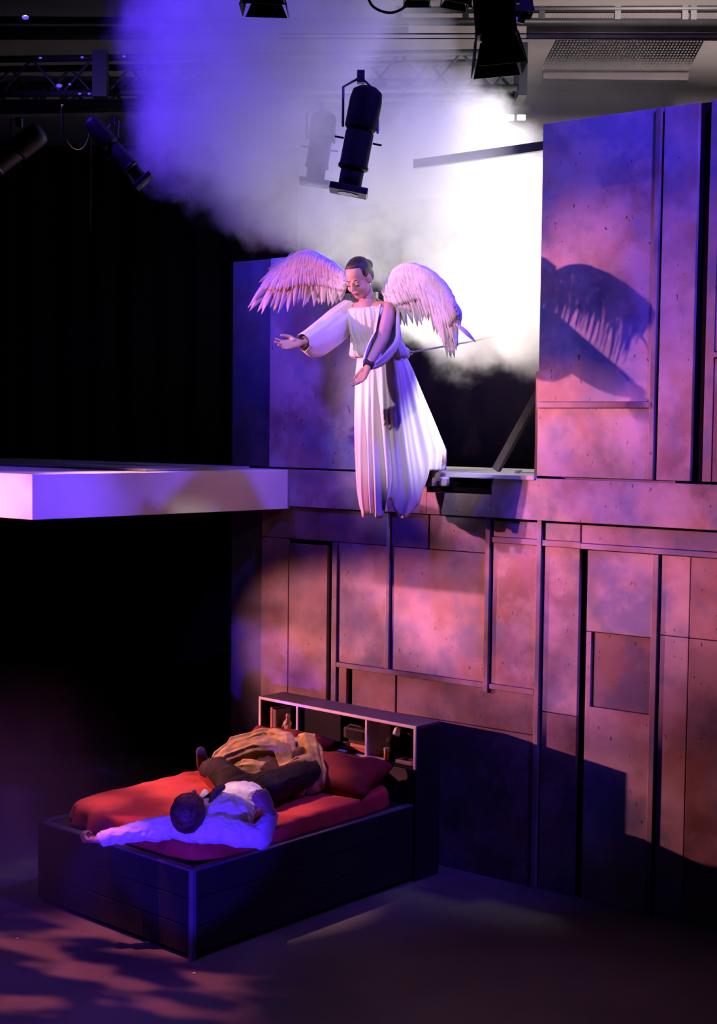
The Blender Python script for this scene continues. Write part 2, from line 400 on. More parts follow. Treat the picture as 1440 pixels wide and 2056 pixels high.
q = thing('hand_tools', 'little white fittings lying on the deck beside the brace', 'fittings', wall(1.75, 2.60, -.2))
MB().tube([wall(1.73, 2.612, -.2), wall(1.95, 2.612, -.2)], .005).build('rod', 'cap', q); MB().ell(wall(1.76, 2.618, -.2), (.025, .015, .014)).build('knob', 'cap', q)

# ================================================================== rigging overhead
def pipe(name, a, b, r, m, label, cat='pipe', group=None):
    mb = MB().tube([a, b], r, 12); o = mb.build(name, m, loc=a, smooth=True); return tag(o, label, cat, group)
TY = 10.3
def truss(name, pa, pb_, pc, pd, y, label, m='dark_steel', dep=.28, nb=9, rc=.024):
    """box truss between left top pa / left bottom pb_ and right top pc / right bottom pd (points)"""
    t = thing(name, label, 'truss', V(pa))
    for k in (0, dep):
        o = V((0, k, 0))
        MB().tube([pa+o, pc+o], rc).build('chord', m, t, smooth=True); MB().tube([pb_+o, pd+o], rc).build('chord', m, t, smooth=True)
    for k in (0, dep):
        o = V((0, k, 0)); lac = MB()
        for i in range(nb*2):
            f = lambda j: (lerp(pa, pc, j/(nb*2)) if j % 2 == (k > 0) else lerp(pb_, pd, j/(nb*2)))+o
            lac.tube([f(i), f(i+1)], rc*.42, 6)
        lac.build('lacing', m, t)
    MB().box((pc+pd)/2+V((0, dep/2, 0)), .03, dep/2+.03, (pc-pd).length/2+.06).build('end_plate', m, t)
    return t
truss('lighting_truss', aty(-60, 120, TY), aty(-60, 190, TY), aty(1050, 104, TY), aty(1050, 176, TY), TY, 'long dark box truss with zigzag lacing running across the top behind the smoke')
truss('lighting_truss', aty(-60, 172, 11.6), aty(-60, 212, 11.6), aty(1040, 163, 11.6), aty(1040, 192, 11.6), 11.6, 'thinner rear truss just beneath and behind the main dark truss', dep=.2, nb=14, rc=.03)
cb = MB().box(aty(202, 150, TY-.1), .05, .05, .16); tag(cb.build('truss_coupler', 'dark_steel', loc=aty(202, 190, TY-.1)), 'upright box coupler clamped on the truss at the upper left', 'coupler')
pipe('ceiling_pipe', aty(-60, 40, 12.2), aty(1500, 47, 12.2), .03, 'dark_steel', 'topmost long horizontal pipe under the ceiling')
pipe('ceiling_pipe', aty(-60, 60, 12.0), aty(820, 62, 12.0), .03, 'dark_steel', 'second horizontal pipe down, left half only')
pipe('ceiling_pipe', aty(-60, 72, 11.8), aty(500, 72, 11.8), .03, 'dark_steel', 'third horizontal pipe down at the upper left')
pipe('tension_cable', aty(560, 68, 9.0), aty(1500, 68, 9.0), .004, 'black', 'upper of two thin black cables stretched across the top right')
pipe('tension_cable', aty(560, 77, 9.0), aty(1500, 78, 9.0), .004, 'black', 'lower of two thin black cables stretched across the top right')
# catwalk
cw = thing('catwalk', 'dark catwalk with railing and mesh floor at the upper right', 'catwalk', aty(1120, 70, 12.4))
MB().tube([aty(795, 20, 12.3), aty(1500, 18, 12.3)], .03).build('top_rail', 'dark_steel', cw); MB().tube([aty(795, 42, 12.3), aty(1500, 45, 12.3)], .03).build('lower_rail', 'dark_steel', cw)
for x in (800, 935, 1088, 1240, 1375, 1392): MB().box(aty(x, 30, 12.3), .025, .025, .07).build('post', 'dark_steel', cw)
p = aty(1060, 60, 12.5); q_ = aty(1500, 62, 12.5); MB().box((p+q_)/2, (q_-p).length/2, .1, .055).build('deck_beam', 'beam', cw)
p = aty(1090, 150, 12.9); q_ = aty(1380, 156, 12.9); MB().box((p+q_)/2, (q_-p).length/2, .05, .04).build('lower_beam', 'beam', cw)
gr = MB(); NX, NZ = 44, 12
for i in range(NX+1):
    x0 = lerp(1120, 1415, i/NX); gr.tube([aty(x0, 76, 12.8), aty(x0-32, 138, 12.8)], .007, 5)
for j in range(NZ+1):
    y0 = lerp(76, 138, j/NZ); gr.tube([aty(1120-32*j/NZ, y0, 12.8), aty(1415-32*j/NZ, y0, 12.8)], .006, 5)
gr.build('mesh_panel', 'plaster', cw)
g2 = MB()
for i in range(60):
    x0 = lerp(1115, 1440, i/60); g2.tube([aty(x0, 22, 12.9), aty(x0-8, 38, 12.9)], .005, 5)
g2.build('mesh_panel', 'beam', cw)
# big duct / beam band at the upper left
p = aty(-80, 170, 12.1); q_ = aty(300, 168, 12.1); MB_ = MB().box((p+q_)/2, (q_-p).length/2, .12, .04); tag(MB_.build('ceiling_beam', 'beam', loc=p), 'violet brown beam behind the truss at the upper left', 'beam')
p = aty(-80, 214, 12.1); q_ = aty(300, 214, 12.1); MB_ = MB().box((p+q_)/2, (q_-p).length/2, .12, .03); tag(MB_.build('ceiling_beam', 'beam', loc=p), 'lower dusky beam under the truss at the upper left', 'beam')

bl = thing('stage_light', 'unseen low boom lantern at the far left under the platform, barn door added to cut its beam', 'stage light', V((-3.5, 10.42, 0)))
_d = (wall(1.0, 1.51)-V((-3.35, 10.3, 1.51))).normalized(); _s = _d.cross(UP)
MB().tube([V((-3.35, 10.3, 1.51))-_d*.04, V((-3.35, 10.3, 1.51))-_d*.30], .09, 20).build('housing', 'black', bl, smooth=True)
MB().box(V((-3.35, 10.3, 1.51))+_d*.28+UP*.135, .16, .004, .10, _s, _d, UP).build('barn_door', 'black', bl)  # plate added out of view to cut the beam off the upper wall
MB().tube([V((-3.35, 10.3, 1.51))-_d*.17-UP*.09, V((-3.35, 10.3, 0))-_d*.17], .025).build('stand', 'black', bl)
# ---- stage lamps: local axis -Z is the beam
def lantern(name, label, tail, head, y, r, style='profile', y2=None, bw=1.5, clamp=True, lens='glass', hang=.5, bm='black'):
    a = aty(*tail, y); b = aty(*head, y2 or y); L = (b-a).length; d = (b-a).normalized()
    t = thing(name, label, 'stage light', a); 
    u = d.cross(V((0, 1, 0))).normalized(); v = d.cross(u)
    P = lambda x, yy, z: a+u*x+v*yy+d*z
    def cyl(prof, n=20): 
        mb = MB(); mb.loft([[P(rr*math.cos(2*pi*k/n), rr*math.sin(2*pi*k/n), zz) for k in range(n)] for rr, zz in prof]); return mb
    if style == 'profile':
        cyl([(r*.55, 0), (r*.95, L*.04), (r*1.05, L*.12), (r*1.05, L*.38), (r*.8, L*.42)]).build('housing', bm, t, smooth=True, bevel=.003)
        cyl([(r*.92, L*.42), (r*.92, L*.72), (r*.99, L*.73), (r*.99, L*.76), (r*.85, L*.77)]).build('lens_tube', bm, t, smooth=True, bevel=.003)
        cyl([(r*.76, L*.77), (r*.76, L*.94)]).build('front_tube', bm, t, smooth=True)
        MB().box(P(0, 0, L*.965), r*1.25, r*1.15, L*.03, u, v, d).build('gel_frame', 'dark_steel', t, bevel=.004)
        cyl([(r*.7, L*.996), (r*.7, L*1.002)]).build('lens', lens, t)
        for s_ in (-1, 1):
            MB().tube([P(s_*r*.95, 0, L*.5), P(s_*r*1.55, 0, L*.5)], r*.07, 8).build('knob', bm, t)
    else:
        cyl([(r*.7, 0), (r, L*.05), (r, L*.62), (r*1.03, L*.63), (r*1.03, L*.68)]).build('housing', bm, t, smooth=True, bevel=.003)
        fins = MB()
        for k in range(4): fins.box(P(0, 0, L*(.12+.1*k)), r*.80, r*.80, L*.012, u, v, d)
        fins.build('cooling_fin', bm, t)
        cyl([(r*.8, L*.68), (r*.8, L*.69)]).build('lens', lens, t)
        for s_ in (-1, 1):
            for ax, ay in ((u, v), (v, u)):
                o = a+d*L*.68+ax*(s_*r*.98); e = a+d*L+ax*(s_*r*bw)
                nn = (e-o).normalized().cross(ay)
                MB().hexa([o-ay*r*.7, o+ay*r*.7, e+ay*r*1.15, e-ay*r*1.15]+[q+nn*.004 for q in (o-ay*r*.7, o+ay*r*.7, e+ay*r*1.15, e-ay*r*1.15)]).build('barn_door', bm, t)
    if clamp:
        pv = a+d*L*.4; yk = MB(); top = pv+UP*hang*L+V((0, .04, 0))
        for s_ in (-1, 1): yk.tube([pv+u*(s_*r*1.15), pv+u*(s_*r*1.15)+(top-pv)*.75, top], r*.09, 6)
        yk.build('yoke', 'dark_steel', t); MB().box(top, r*.25, r*.3, r*.4).build('clamp', 'dark_steel', t)
    return t
lantern('stage_light', 'black profile spotlight hanging nose down in the middle of the smoke above the angel', (740, 175), (699, 390), 8.45, .09)
lantern('stage_light', 'blurred lantern swallowed by violet smoke left of the central spotlight', (652, 225), (631, 372), 9.3, .078)
lantern('stage_light', 'big black lantern with flared barn doors at the top right', (985, -75), (1003, 142), 6.6, .095, 'fresnel', bw=1.25)
lantern('stage_light', 'black lantern cut by the top frame edge above the blue smoke', (535, -90), (532, 22), 6.6, .085, 'fresnel', bw=1.25)
lantern('stage_light', 'long tube lantern aimed down to the left edge, glinting blue', (86, 262), (-40, 355), 8.2, .065, hang=.35, bm='dark_steel')
lantern('stage_light', 'dark slim lantern slanting down right beside the smoke edge', (178, 240), (292, 368), 8.6, .05, hang=.3, bm='dark_steel')
lantern('stage_light', 'small dark lantern half hidden in the left fringe of the smoke', (345, 300), (362, 402), 9.3, .05, hang=.3)
lantern('stage_light', 'round bottomed lamp poking in at the top with a looped cable', (838, -70), (838, 8), 6.8, .06, 'fresnel', bw=1.0, clamp=False)
lantern('stage_light', 'dark lamp behind the big barn door lantern by a pale tag', (1042, -60), (1040, 30), 7.6, .07, 'fresnel', bw=1.1, clamp=False)
lantern('stage_light', 'dark lantern at the top edge left of the big barn door one', (925, -60), (912, 12), 7.2, .06, 'fresnel', bw=1.1, clamp=False)
g = MB().box(aty(1038, 40, 7.6), .042, .01, .012, V((.97, 0, -.22)), V((0, 1, 0)), V((.22, 0, .97))); tag(g.build('pale_tag', 'paper', loc=aty(1038, 40, 7.6)), 'pale paper tag hanging beside the big barn door lantern', 'tag')
def cable(pts, y, r, label):
    P_ = [aty(x, yy, y) for x, yy in pts]; S_ = []
    for i in range(len(P_)-1):
        p0, p1, p2, p3 = P_[max(i-1, 0)], P_[i], P_[i+1], P_[min(i+2, len(P_)-1)]
        for k in range(6):
            t = k/6; S_.append(.5*((2*p1)+(p2-p0)*t+(2*p0-5*p1+4*p2-p3)*t*t+(3*p1-p0-3*p2+p3)*t**3))
    S_.append(P_[-1]); tag(MB().tube(S_, r, 8).build('cable', 'black', loc=P_[0], smooth=True), label, 'cable')
cable([(735, -20), (745, 8), (765, 22), (790, 25), (815, 12), (825, -10)], 6.7, .006, 'looped black cable at the top beside the round bottomed lamp')
cable([(125, 210), (128, 270), (145, 298), (165, 300), (178, 280), (182, 255)], 8.7, .008, 'dim hanging cable loop between the two left lanterns')
cable([(184, 255), (183, 350), (182, 470)], 8.8, .003, 'thin cord dropping straight down in front of the black drape')
for i, (x, y_, lab) in enumerate(((51, 35, 'bright violet indicator light near the top left corner'), (119, 172, 'larger violet indicator on the truss beam'), (140, 169, 'smaller violet indicator beside the larger one on the truss beam'), (160, 188, 'violet dot right of two others on the lower chord'), (179, 188, 'rightmost violet dot on the lower chord'), (81, 116, 'violet dot on the upper chord, left one'), (165, 115, 'violet dot on the upper chord, middle one'), (249, 113, 'violet dot on the upper chord, right one'))):
    rr = .013 if i < 2 else .007
    tag(MB().ell(aty(x, y_, 8.8 if i == 0 else TY-.03), (rr*1.6, rr, rr)).build('indicator_light', 'led_blue', loc=aty(x, y_, 8.8 if i == 0 else TY-.03), smooth=True), lab, 'light')
for x, lab in ((1024, 'left one of two small white work lights above the opening'), (1047, 'right one of two small white work lights above the opening')):
    wlamp = thing('work_light', lab, 'light', aty(x, 236, 13.45), 'work lights on the back wall')
    MB().box(aty(x, 236, 13.47), .048, .025, .035).build('housing', 'dark_steel', wlamp, bevel=.005)
    MB().box(aty(x, 236, 13.442), .038, .006, .026).build('lamp', 'work_glow', wlamp, bevel=.005)
# ================================================================== bed
bd = thing('bed', 'black boxy bed base with plank sides and a steel corner strip', 'bed', bed(0, 0, 0))
q = MB(); bbox(q, .012, 1.858, .012, 1.388, .03, .488); q.build('bed_box', 'bed_black', bd)
for side in ('front', 'side'):
    for k in range(3):
        z0 = .03+k*.155; q = MB()
        if side == 'front': bbox(q, 0, .014, .02, 1.40, z0, z0+.148)
        else: bbox(q, .02, 1.86, 0, .014, z0, z0+.148)
        q.build('side_plank', 'bed_black', bd, bevel=.003)
q = MB(); bbox(q, -.004, .03, -.004, .03, .0, .50); q.build('corner_strip', 'bed_edge', bd, bevel=.006, label='steel corner strip')
q = MB(); bbox(q, -.003, .05, .03, 1.402, .488, .50); bbox(q, .03, 1.86, -.003, .05, .488, .50); bbox(q, .0, 1.86, 1.36, 1.402, .488, .50); q.build('top_rim', 'bed_edge', bd, bevel=.003)
# mattress with fitted red sheet
def rrect(e0, e1, n0, n1, r, N=160):
    pts = []; cx = (e0+e1)/2; cy = (n0+n1)/2; hx = (e1-e0)/2; hy = (n1-n0)/2
    for k in range(N):
        a = 2*pi*k/N; c, s = math.cos(a), math.sin(a); p = 7
        rr = 1/((abs(c)/hx)**p+(abs(s)/hy)**p)**(1/p)
        pts.append((cx+rr*c, cy+rr*s))
    return pts, cx, cy
pts, cx, cy = rrect(.09, 1.80, .045, 1.31, .05, 300)
rings = []
for sc_ in [.02, .12, .25, .38, .5, .6, .7, .78, .86, .92, .96, .985]:
    rg = []
    for (a, b) in pts:
        e = cx+(a-cx)*sc_; n = cy+(b-cy)*sc_
        z = .612+.010*mnoise.noise(V((e*2, n*2, 0)))+.008*mnoise.noise(V((e*9-n*4, n*9+e*3, 3)))*(1 if sc_ > .1 else 0)
        # creases radiating from the lying body
        z += .006*max(0, mnoise.noise(V((e*2.2-n*1.5, (n+.6*e)*16, 5))))*2*math.exp(-((e-.75)**2+(n-.8)**2)*1.8)
        rg.append(bed(e, n, z))
    rings.append(rg)
for k, (zz, sc_, am) in enumerate([(.606, .998, .1), (.592, 1.008, .3), (.57, 1.012, .6), (.545, 1.016, .85), (.52, 1.02, 1), (.502, 1.022, 1.1)]):
    rg = []
    for j, (a, b) in enumerate(pts):
        e = cx+(a-cx)*sc_; n = cy+(b-cy)*sc_; d = V((a-cx, b-cy, 0)).normalized()
        t = j/len(pts)*2*pi
        f = am*(.022*math.sin(26*t+3*math.sin(5*t))+.022*mnoise.noise(V((a*7, b*7, 1))))
        keep = .12+.88*min(1, max(0, (b-.55)/.35)); f *= keep
        rg.append(bed(e+d.x*f, n+d.y*f, max(zz, .502)))
    rings.append(rg)
q = MB().loft(rings); o = q.build('mattress', 'sheet', loc=bed(.95, .7, .5), smooth=True)
tag(o, 'mattress in a wrinkled bright red fitted sheet on the black bed base', 'mattress')

def pillow(name, c, ax, ay, hx, hy, h, m, label, nz, up_=UP, base=None):
    ax = ax.normalized(); az = up_; ay = ay.normalized(); N = 26; top = []; bot = []
    mb = MB(); vs = []; fs = []
    for s in (1, -1):
        for i in range(N+1):
            for j in range(N+1):
                u = -1+2*i/N; v = -1+2*j/N
                k = ((1-abs(u)**2.6)*(1-abs(v)**2.6)); th = h*max(k, 0)**.42
                pin = 1-.07*(1-v*v)*0 ; pu = u*(1-.10*(1-abs(v)**2)*abs(u)**3); pv = v*(1-.12*(1-abs(u)**2)*abs(v)**3)
                th *= 1+.22*mnoise.noise(V((u*1.7+nz, v*1.7, nz)))
                wr = .012*mnoise.noise(V((u*5+nz, v*3, 2)))+.008*math.sin(9*u+5*v+nz)*abs(u)
                vs.append(V(c)+ax*(pu*hx)+ay*(pv*hy)+az*(s*th+(wr if k > .01 else 0)))
    W = N+1
    for s in (0, 1):
        for i in range(N):
            for j in range(N):
                a = s*W*W+i*W+j; f = (a, a+W, a+W+1, a+1); fs.append(f if s == 0 else f[::-1])
    mb.add(vs, fs); o = mb.build(name, m, loc=base or c, smooth=True); o.modifiers.new('w', 'WELD').merge_threshold = .002
    return tag(o, label, 'pillow')
pillow('pillow', bed(1.62, 1.0, .735), BN+BE*-.15, BE+UP*.35, .33, .22, .085, 'pillow', 'red pillow at the far side propped against the shelf headboard', 1.3, (UP-BE*.35).normalized())
pillow('pillow', bed(1.53, .38, .685), BN*1-BE*.32, BE+BN*.28+UP*.22, .32, .23, .095, 'pillow', 'large maroon pillow at the near side of the bed before the open shelf', 4.1, (UP-BE*.22).normalized())

# ================================================================== bookcase headboard
hb = thing('headboard_shelf', 'dark headboard bookcase with pale edged open compartments behind the bed', 'bookcase', bed(1.87, .7, 0))
E0, E1 = 1.868, 2.115
def hbp(name, m, e0, e1, n0, n1, z0, z1, label=None, bevel=.002): q = MB(); bbox(q, e0, e1, n0, n1, z0, z1); return q.build(name, m, hb, bevel=bevel, label=label)
hbp('top_board', 'shelf_top', E0+.006, E1, -.012, 1.412, .985, 1.003)
hbp('side_panel', 'bed_black', E0+.006, E1, -.012, .008, 0, .984); hbp('side_panel', 'bed_black', E0+.006, E1, 1.392, 1.412, 0, .984)
hbp('back_panel', 'shelf_dark', E1-.012, E1-.002, .01, 1.39, 0, .984)
hbp('lower_panel', 'bed_black', E0, E0+.012, .01, 1.39, .0, .715)
hbp('shelf_board', 'shelf_dark', E0+.006, E1-.013, .01, 1.39, .716, .734)
FE = E0-.004
hbp('face_edge', 'shelf_paint', FE, E0+.006, -.012, 1.412, .984, 1.003)
hbp('face_edge', 'shelf_paint', FE, E0+.006, -.012, .006, .72, .984); hbp('face_edge', 'shelf_paint', FE, E0+.006, 1.394, 1.412, .72, .984)
hbp('divider', 'shelf_paint', FE, E1-.013, 1.03, 1.048, .735, .984); hbp('divider', 'shelf_paint', FE, E1-.013, .40, .418, .735, .984)
hbp('inner_lining', 'shelf_paint', E0+.007, E1-.013, .009, .016, .735, .984)
hbp('sliding_door', 'shelf_dark', E0+.02, E0+.03, .655, 1.029, .735, .983)
hbp('pale_backing', 'shelf_paint', E1-.02, E1-.013, .419, .66, .735, .984)
SZ = .7355
def book(e0, e1, n0, n1, z0, z1, m, label, group):
    b = thing('book', label, 'book', bed((e0+e1)/2, (n0+n1)/2, z0), group)
    up_ = (z1-z0) > (n1-n0)
    q = MB()
    if up_: bbox(q, e0, e1, n0, n0+.003, z0, z1); bbox(q, e0, e1, n1-.003, n1, z0, z1); bbox(q, e0, e0+.003, n0, n1, z0, z1)
    else: bbox(q, e0, e1, n0, n1, z0, z0+.003); bbox(q, e0, e1, n0, n1, z1-.003, z1); bbox(q, e0, e0+.003, n0, n1, z0, z1)
    q.build('cover', m, b, bevel=.001)
    q = MB(); bbox(q, e0+.004, e1-.004, n0+.0035, n1-.0035, z0+.0035, z1-.0035); q.build('pages', 'paper', b)
book(1.89, 2.04, 1.300, 1.322, SZ, .935, 'book_o', 'orange book standing upright in the far left compartment', 'books standing in the headboard')
book(1.89, 2.04, 1.268, 1.296, SZ, .925, 'book_g', 'brown grey book standing right of the orange one', 'books standing in the headboard')
book(1.885, 2.03, .42, .60, SZ, .756, 'book_d', 'dark book at the bottom of the stack', 'books stacked in the headboard')
book(1.885, 2.03, .42, .585, .757, .780, 'book_o', 'orange book second from the bottom of the stack', 'books stacked in the headboard')
book(1.885, 2.03, .42, .565, .781, .806, 'book_r', 'pinkish book third from the bottom of the stack', 'books stacked in the headboard')
book(1.885, 2.03, .42, .58, .807, .828, 'book_d', 'dark book on top of the stack under the case', 'books stacked in the headboard')
cs = thing('radio_case', 'black boxy portable case lying on the book stack', 'case', bed(1.95, .52, .829))
q = MB(); bbox(q, 1.885, 2.05, .422, .63, .829, .905); q.build('body', 'book_d', cs, bevel=.01)
q = MB(); bbox(q, 1.88, 1.886, .45, .60, .84, .893); q.build('speaker_grille', 'shelf_dark', cs, bevel=.002)
MB().tube([bed(1.9, .46, .905), bed(1.9, .48, .922), bed(1.9, .58, .922), bed(1.9, .60, .905)], .006).build('handle', 'book_d', cs, smooth=True)
q = MB(); bbox(q, 1.89, 1.96, .605, .65, SZ, .80); q.build('grey_jar', 'book_g', loc=bed(1.92, .63, SZ), bevel=.008); tag(bpy.data.objects['grey_jar'], 'small grey box standing left of the book stack', 'box'); bpy.data.objects['grey_jar'].name = 'storage_box'
# figurine, jar
fg = thing('figurine', 'small standing figurine with a pale head in the far left compartment', 'figurine', bed(1.93, 1.19, SZ))
q = MB().chain([bed(1.93, 1.19, SZ+.005), bed(1.93, 1.19, SZ+.05), bed(1.93, 1.19, SZ+.10), bed(1.93, 1.19, SZ+.13)], [.03, .022, .027, .015]); q.chain([bed(1.93, 1.215, SZ+.11), bed(1.915, 1.225, SZ+.07)], [.01, .008]); q.chain([bed(1.93, 1.165, SZ+.11), bed(1.91, 1.17, SZ+.075)], [.01, .008])
q.build('robe', 'figur', fg, voxel=.004, sm=2); MB().ell(bed(1.93, 1.19, SZ+.153), (.015, .015, .018)).build('head', 'book_r', fg, smooth=True)
MB().tube([bed(1.93, 1.19, SZ), bed(1.93, 1.19, SZ+.012)], .036, 20).build('base', 'book_d', fg)
jr = thing('jar', 'little white jar beside the first divider', 'jar', bed(1.91, 1.085, SZ))
MB().tube([bed(1.91, 1.085, z) for z in (SZ, SZ+.004, SZ+.05, SZ+.058)], [.026, .028, .028, .02], 20).build('pot', 'cap', jr, smooth=True)
MB().tube([bed(1.91, 1.085, z) for z in (SZ+.058, SZ+.075)], .021, 20).build('lid', 'cap', jr)
# pill bottle
pb = thing('pill_bottle', 'amber pill bottle with white cap in the right compartment', 'bottle', bed(1.90, .262, SZ))
MB().tube([bed(1.90, .262, z) for z in (SZ, SZ+.003, SZ+.055, SZ+.062)], [.015, .017, .017, .013], 20).build('body', 'pill', pb, smooth=True)
MB().tube([bed(1.90, .262, z) for z in (SZ+.062, SZ+.082)], .018, 20).build('cap', 'cap', pb)
# desk lamp
dl = thing('desk_lamp', 'small gooseneck desk lamp with white head inside the right compartment', 'lamp', bed(1.93, .085, SZ))
MB().box(bed(1.93, .10, SZ+.014), .07, .05, .013, BN, BE).build('base', 'grey_plastic', dl, bevel=.006)
MB().tube([bed(1.93, .045, SZ+.02), bed(1.92, .03, SZ+.08), bed(1.92, .035, SZ+.14), bed(1.92, .065, SZ+.19), bed(1.92, .10, SZ+.20)], .005).build('gooseneck', 'black', dl, smooth=True)
hd = bed(1.92, .205, SZ+.17)
MB().tube([bed(1.92, .10, SZ+.20), bed(1.92, .15, SZ+.205), bed(1.92, .18, SZ+.2)], .005).build('arm', 'black', dl, smooth=True)
MB().tube([bed(1.92, .175, SZ+.225), bed(1.92, .185, SZ+.21), bed(1.92, .20, SZ+.17)], [.014, .022, .026], 20).build('bulb_housing', 'lampwhite', dl, smooth=True, label='white lamp head')
MB().tube([bed(1.92, .20, SZ+.175), bed(1.915, .212, SZ+.14), bed(1.91, .222, SZ+.115)], [.03, .042, .05], 20, False).build('shade', 'black', dl, smooth=True, solid=.002)
MB().tube([bed(1.90, .08, SZ+.035), bed(1.90, .13, SZ+.035)], .008).build('eyeglasses_case', 'black', loc=bed(1.9, .1, SZ+.03), smooth=True); tag(bpy.data.objects['eyeglasses_case'], 'thin black case lying on the foot of the desk lamp', 'case')
q = MB(); q.box(bed(1.87, .37, .742), .115, .03, .005, (BN*1).normalized(), BE); o = q.build('magazine', 'paper', loc=bed(1.87, .37, .737), bevel=.002); tag(o, 'pale magazine hanging over the shelf lip in front of the last divider', 'magazine')
q = MB(); q.box(bed(1.865, .62, .744), .03, .02, .006, BN, BE); o = q.build('notebook', 'paper', loc=bed(1.865, .62, .738), bevel=.002); tag(o, 'small cream notebook lying at the shelf edge below the stack', 'notebook')

# ================================================================== people kit
def hand(mb, w_, d, pn, sd, s=1.0, curl=(20, 30, 25), spread=.14, thumb=.9, tcurl=0):
    """wrist point, finger direction, palm normal, thumb side"""
    d = d.normalized(); pn = (pn-d*pn.dot(d)).normalized(); sd = d.cross(pn)*(1 if d.cross(pn).dot(sd) > 0 else -1)
    offs = (.027, .009, -.010, -.027); L = (.070, .080, .074, .058)
    mb.cap_(w_-d*.03*s, .021*s, w_+d*.01*s, .021*s)
    for k in range(4):
        kn = w_+(d*(.086-.004*abs(k-1))+sd*offs[k])*s
        mb.cap_(w_+(d*.012+sd*offs[k]*.55)*s, .016*s, kn, .0115*s)
        a = 0; p = kn; fd0 = (d+sd*(spread*(1.3-k)*.5)).normalized(); r = .0092*s if k < 3 else .0082*s
        for i, fr in enumerate((.45, .30, .25)):
            a += math.radians(curl[i]+k*2); fd = fd0*math.cos(a)+pn*math.sin(a); q = p+fd*(L[k]*fr*s)
            mb.cap_(p, r, q, r*.9, 10); p = q; r *= .9
    mb.ell(w_+(d*.035+sd*.018+pn*.008)*s, (.020*s, .020*s, .017*s), None, 12, 8)
    b = w_+(d*.022+sd*.020)*s; t1 = b+(d*.030+sd*.030*thumb+pn*.010)*s; t2 = t1+(d*(.030-.01*tcurl)+sd*(.012-.03*tcurl)+pn*(.004+.02*tcurl))*s; t3 = t2+(d*(.022-.01*tcurl)+sd*(.002-.02*tcurl)+pn*.006)*s
    mb.cap_(b, .015*s, t1, .0115*s, 10); mb.cap_(t1, .0112*s, t2, .0098*s, 10); mb.cap_(t2, .0098*s, t3, .0082*s, 10)
def head(mb, c, face, upv, s=1.0, fem=True):
    f = face.normalized(); u = (upv-f*upv.dot(f)).normalized(); l = u.cross(f)    # l = person's left
    R = Matrix((l, f, u)).transposed()
    P = lambda x, y, z: c+(l*x+f*y+u*z)*s
    E_ = lambda x, y, z, a, b, cc: mb.ell(P(x, y, z), (a*s, b*s, cc*s), R, 24, 16)
    E_(0, -.012, .035, .074, .094, .084); E_(0, .024, -.02, .062, .066, .085); E_(0, .05, -.082, .030 if fem else .038, .03, .026)
    E_(0, .02, -.06, .052, .055, .045)
    mb.cap_(P(0, .088, .012), .008*s, P(0, .106, -.024), .0115*s); 
    for k in (-1, 1):
        E_(k*.009, .100, -.028, .007, .008, .006)
        E_(k*.026, .080, .020, .022, .011, .008); E_(k*.030, .076, .001, .0145, .012, .010); E_(k*.034, .056, -.032, .024, .026, .024)
        E_(k*.074, -.004, -.008, .009, .020, .031)
    E_(0, .085, -.052, .022, .012, .009); E_(0, .082, -.063, .018, .012, .008)
    return P, R, l, f, u
# ================================================================== the angel
an = thing('person', 'winged person in a long white gown leaning out over the sill with open hands', 'person', wall(1.20, 2.60, .05))
HC = aty(721, 560, 8.80); FACE = V((-.42, -.72, -.50)); HUP = V((-.30, -.42, .86))
body = MB()
P, R, hl, hf, hu = head(body, HC, FACE, HUP, 1.0)
neck = V((.045, 8.87, 3.66)); waist = V((.13, 8.98, 3.36)); hip = V((.16, 9.02, 3.26)); 
body.chain([P(0, -.02, -.06), neck, neck-UP*.06], [.048, .05, .075])
shL = neck+WD*.165-UP*.045; shR = neck-WD*.165-UP*.045
body.chain([shL, neck-UP*.05, shR], [.045, .06, .045])
body.chain([neck-UP*.06, V((.08, 8.92, 3.50)), waist, hip], [.09, .12, .10, .12])
# legs and feet on the sill
ftL = wall(1.30, 2.63, .02); ftR = wall(1.14, 2.63, .10)
for ft, sgn in ((ftL, 1), (ftR, -1)):
    h = hip+WD*.08*sgn; kn = lerp(h, ft, .5)+WN*.04
    body.chain([h, kn, ft+UP*.05], [.085, .055, .038]); body.chain([ft+UP*.04, ft+WN*.10-UP*.012], [.034, .022])
elR = aty(648, 662, 8.80); wrR = aty(607, 686, 8.62); body.chain([shR, elR, wrR], [.045, .036, .024])
elL = aty(769, 680, 8.58); wrL = aty(741, 731, 8.42); body.chain([shL, elL, wrL], [.045, .037, .025])
hand(body, aty(603, 688, 8.60), V((-.93, -.25, -.18)), V((.05, -.78, .55)), V((0, 0, 1)), .98, (10, 14, 12), .35, 1.0)
hand(body, aty(739, 735, 8.41), V((-.42, -.10, -.9)), V((-.75, -.6, .3)), V((-.5, .7, 0)), .95, (14, 16, 12), .2, .5)
body.build('body', 'skin', an, voxel=.0042, sm=3)
# face details
for k in (-1, 1):
    MB().tube([P(k*.014, .0905, .0235), P(k*.027, .0895, .030), P(k*.043, .079, .027)], [.002, .003, .0012], 6).build('eyebrow', 'hair', an, smooth=True)
    MB().tube([P(k*.018, .0895, -.002), P(k*.030, .0893, -.0065), P(k*.043, .081, -.003)], [.0016, .0024, .0012], 6).build('eyelash', 'hair', an, smooth=True)
q = MB().ell(P(0, .0925, -.0525), (.018, .007, .0055), R).ell(P(0, .090, -.0615), (.0155, .0075, .006), R); q.build('lips', 'lips', an, smooth=True)
hq = MB().ell(P(0, -.026, .045), (.079, .092, .085), R, 28, 18).ell(P(0, -.055, 0), (.073, .058, .072), R).ell(P(.0, -.125, .03), (.042, .040, .042), R)
hq.ell(P(.060, .0, .045), (.016, .040, .042), R).ell(P(-.060, .0, .045), (.016, .040, .042), R).ell(P(.0, .012, .094), (.052, .045, .027), R)
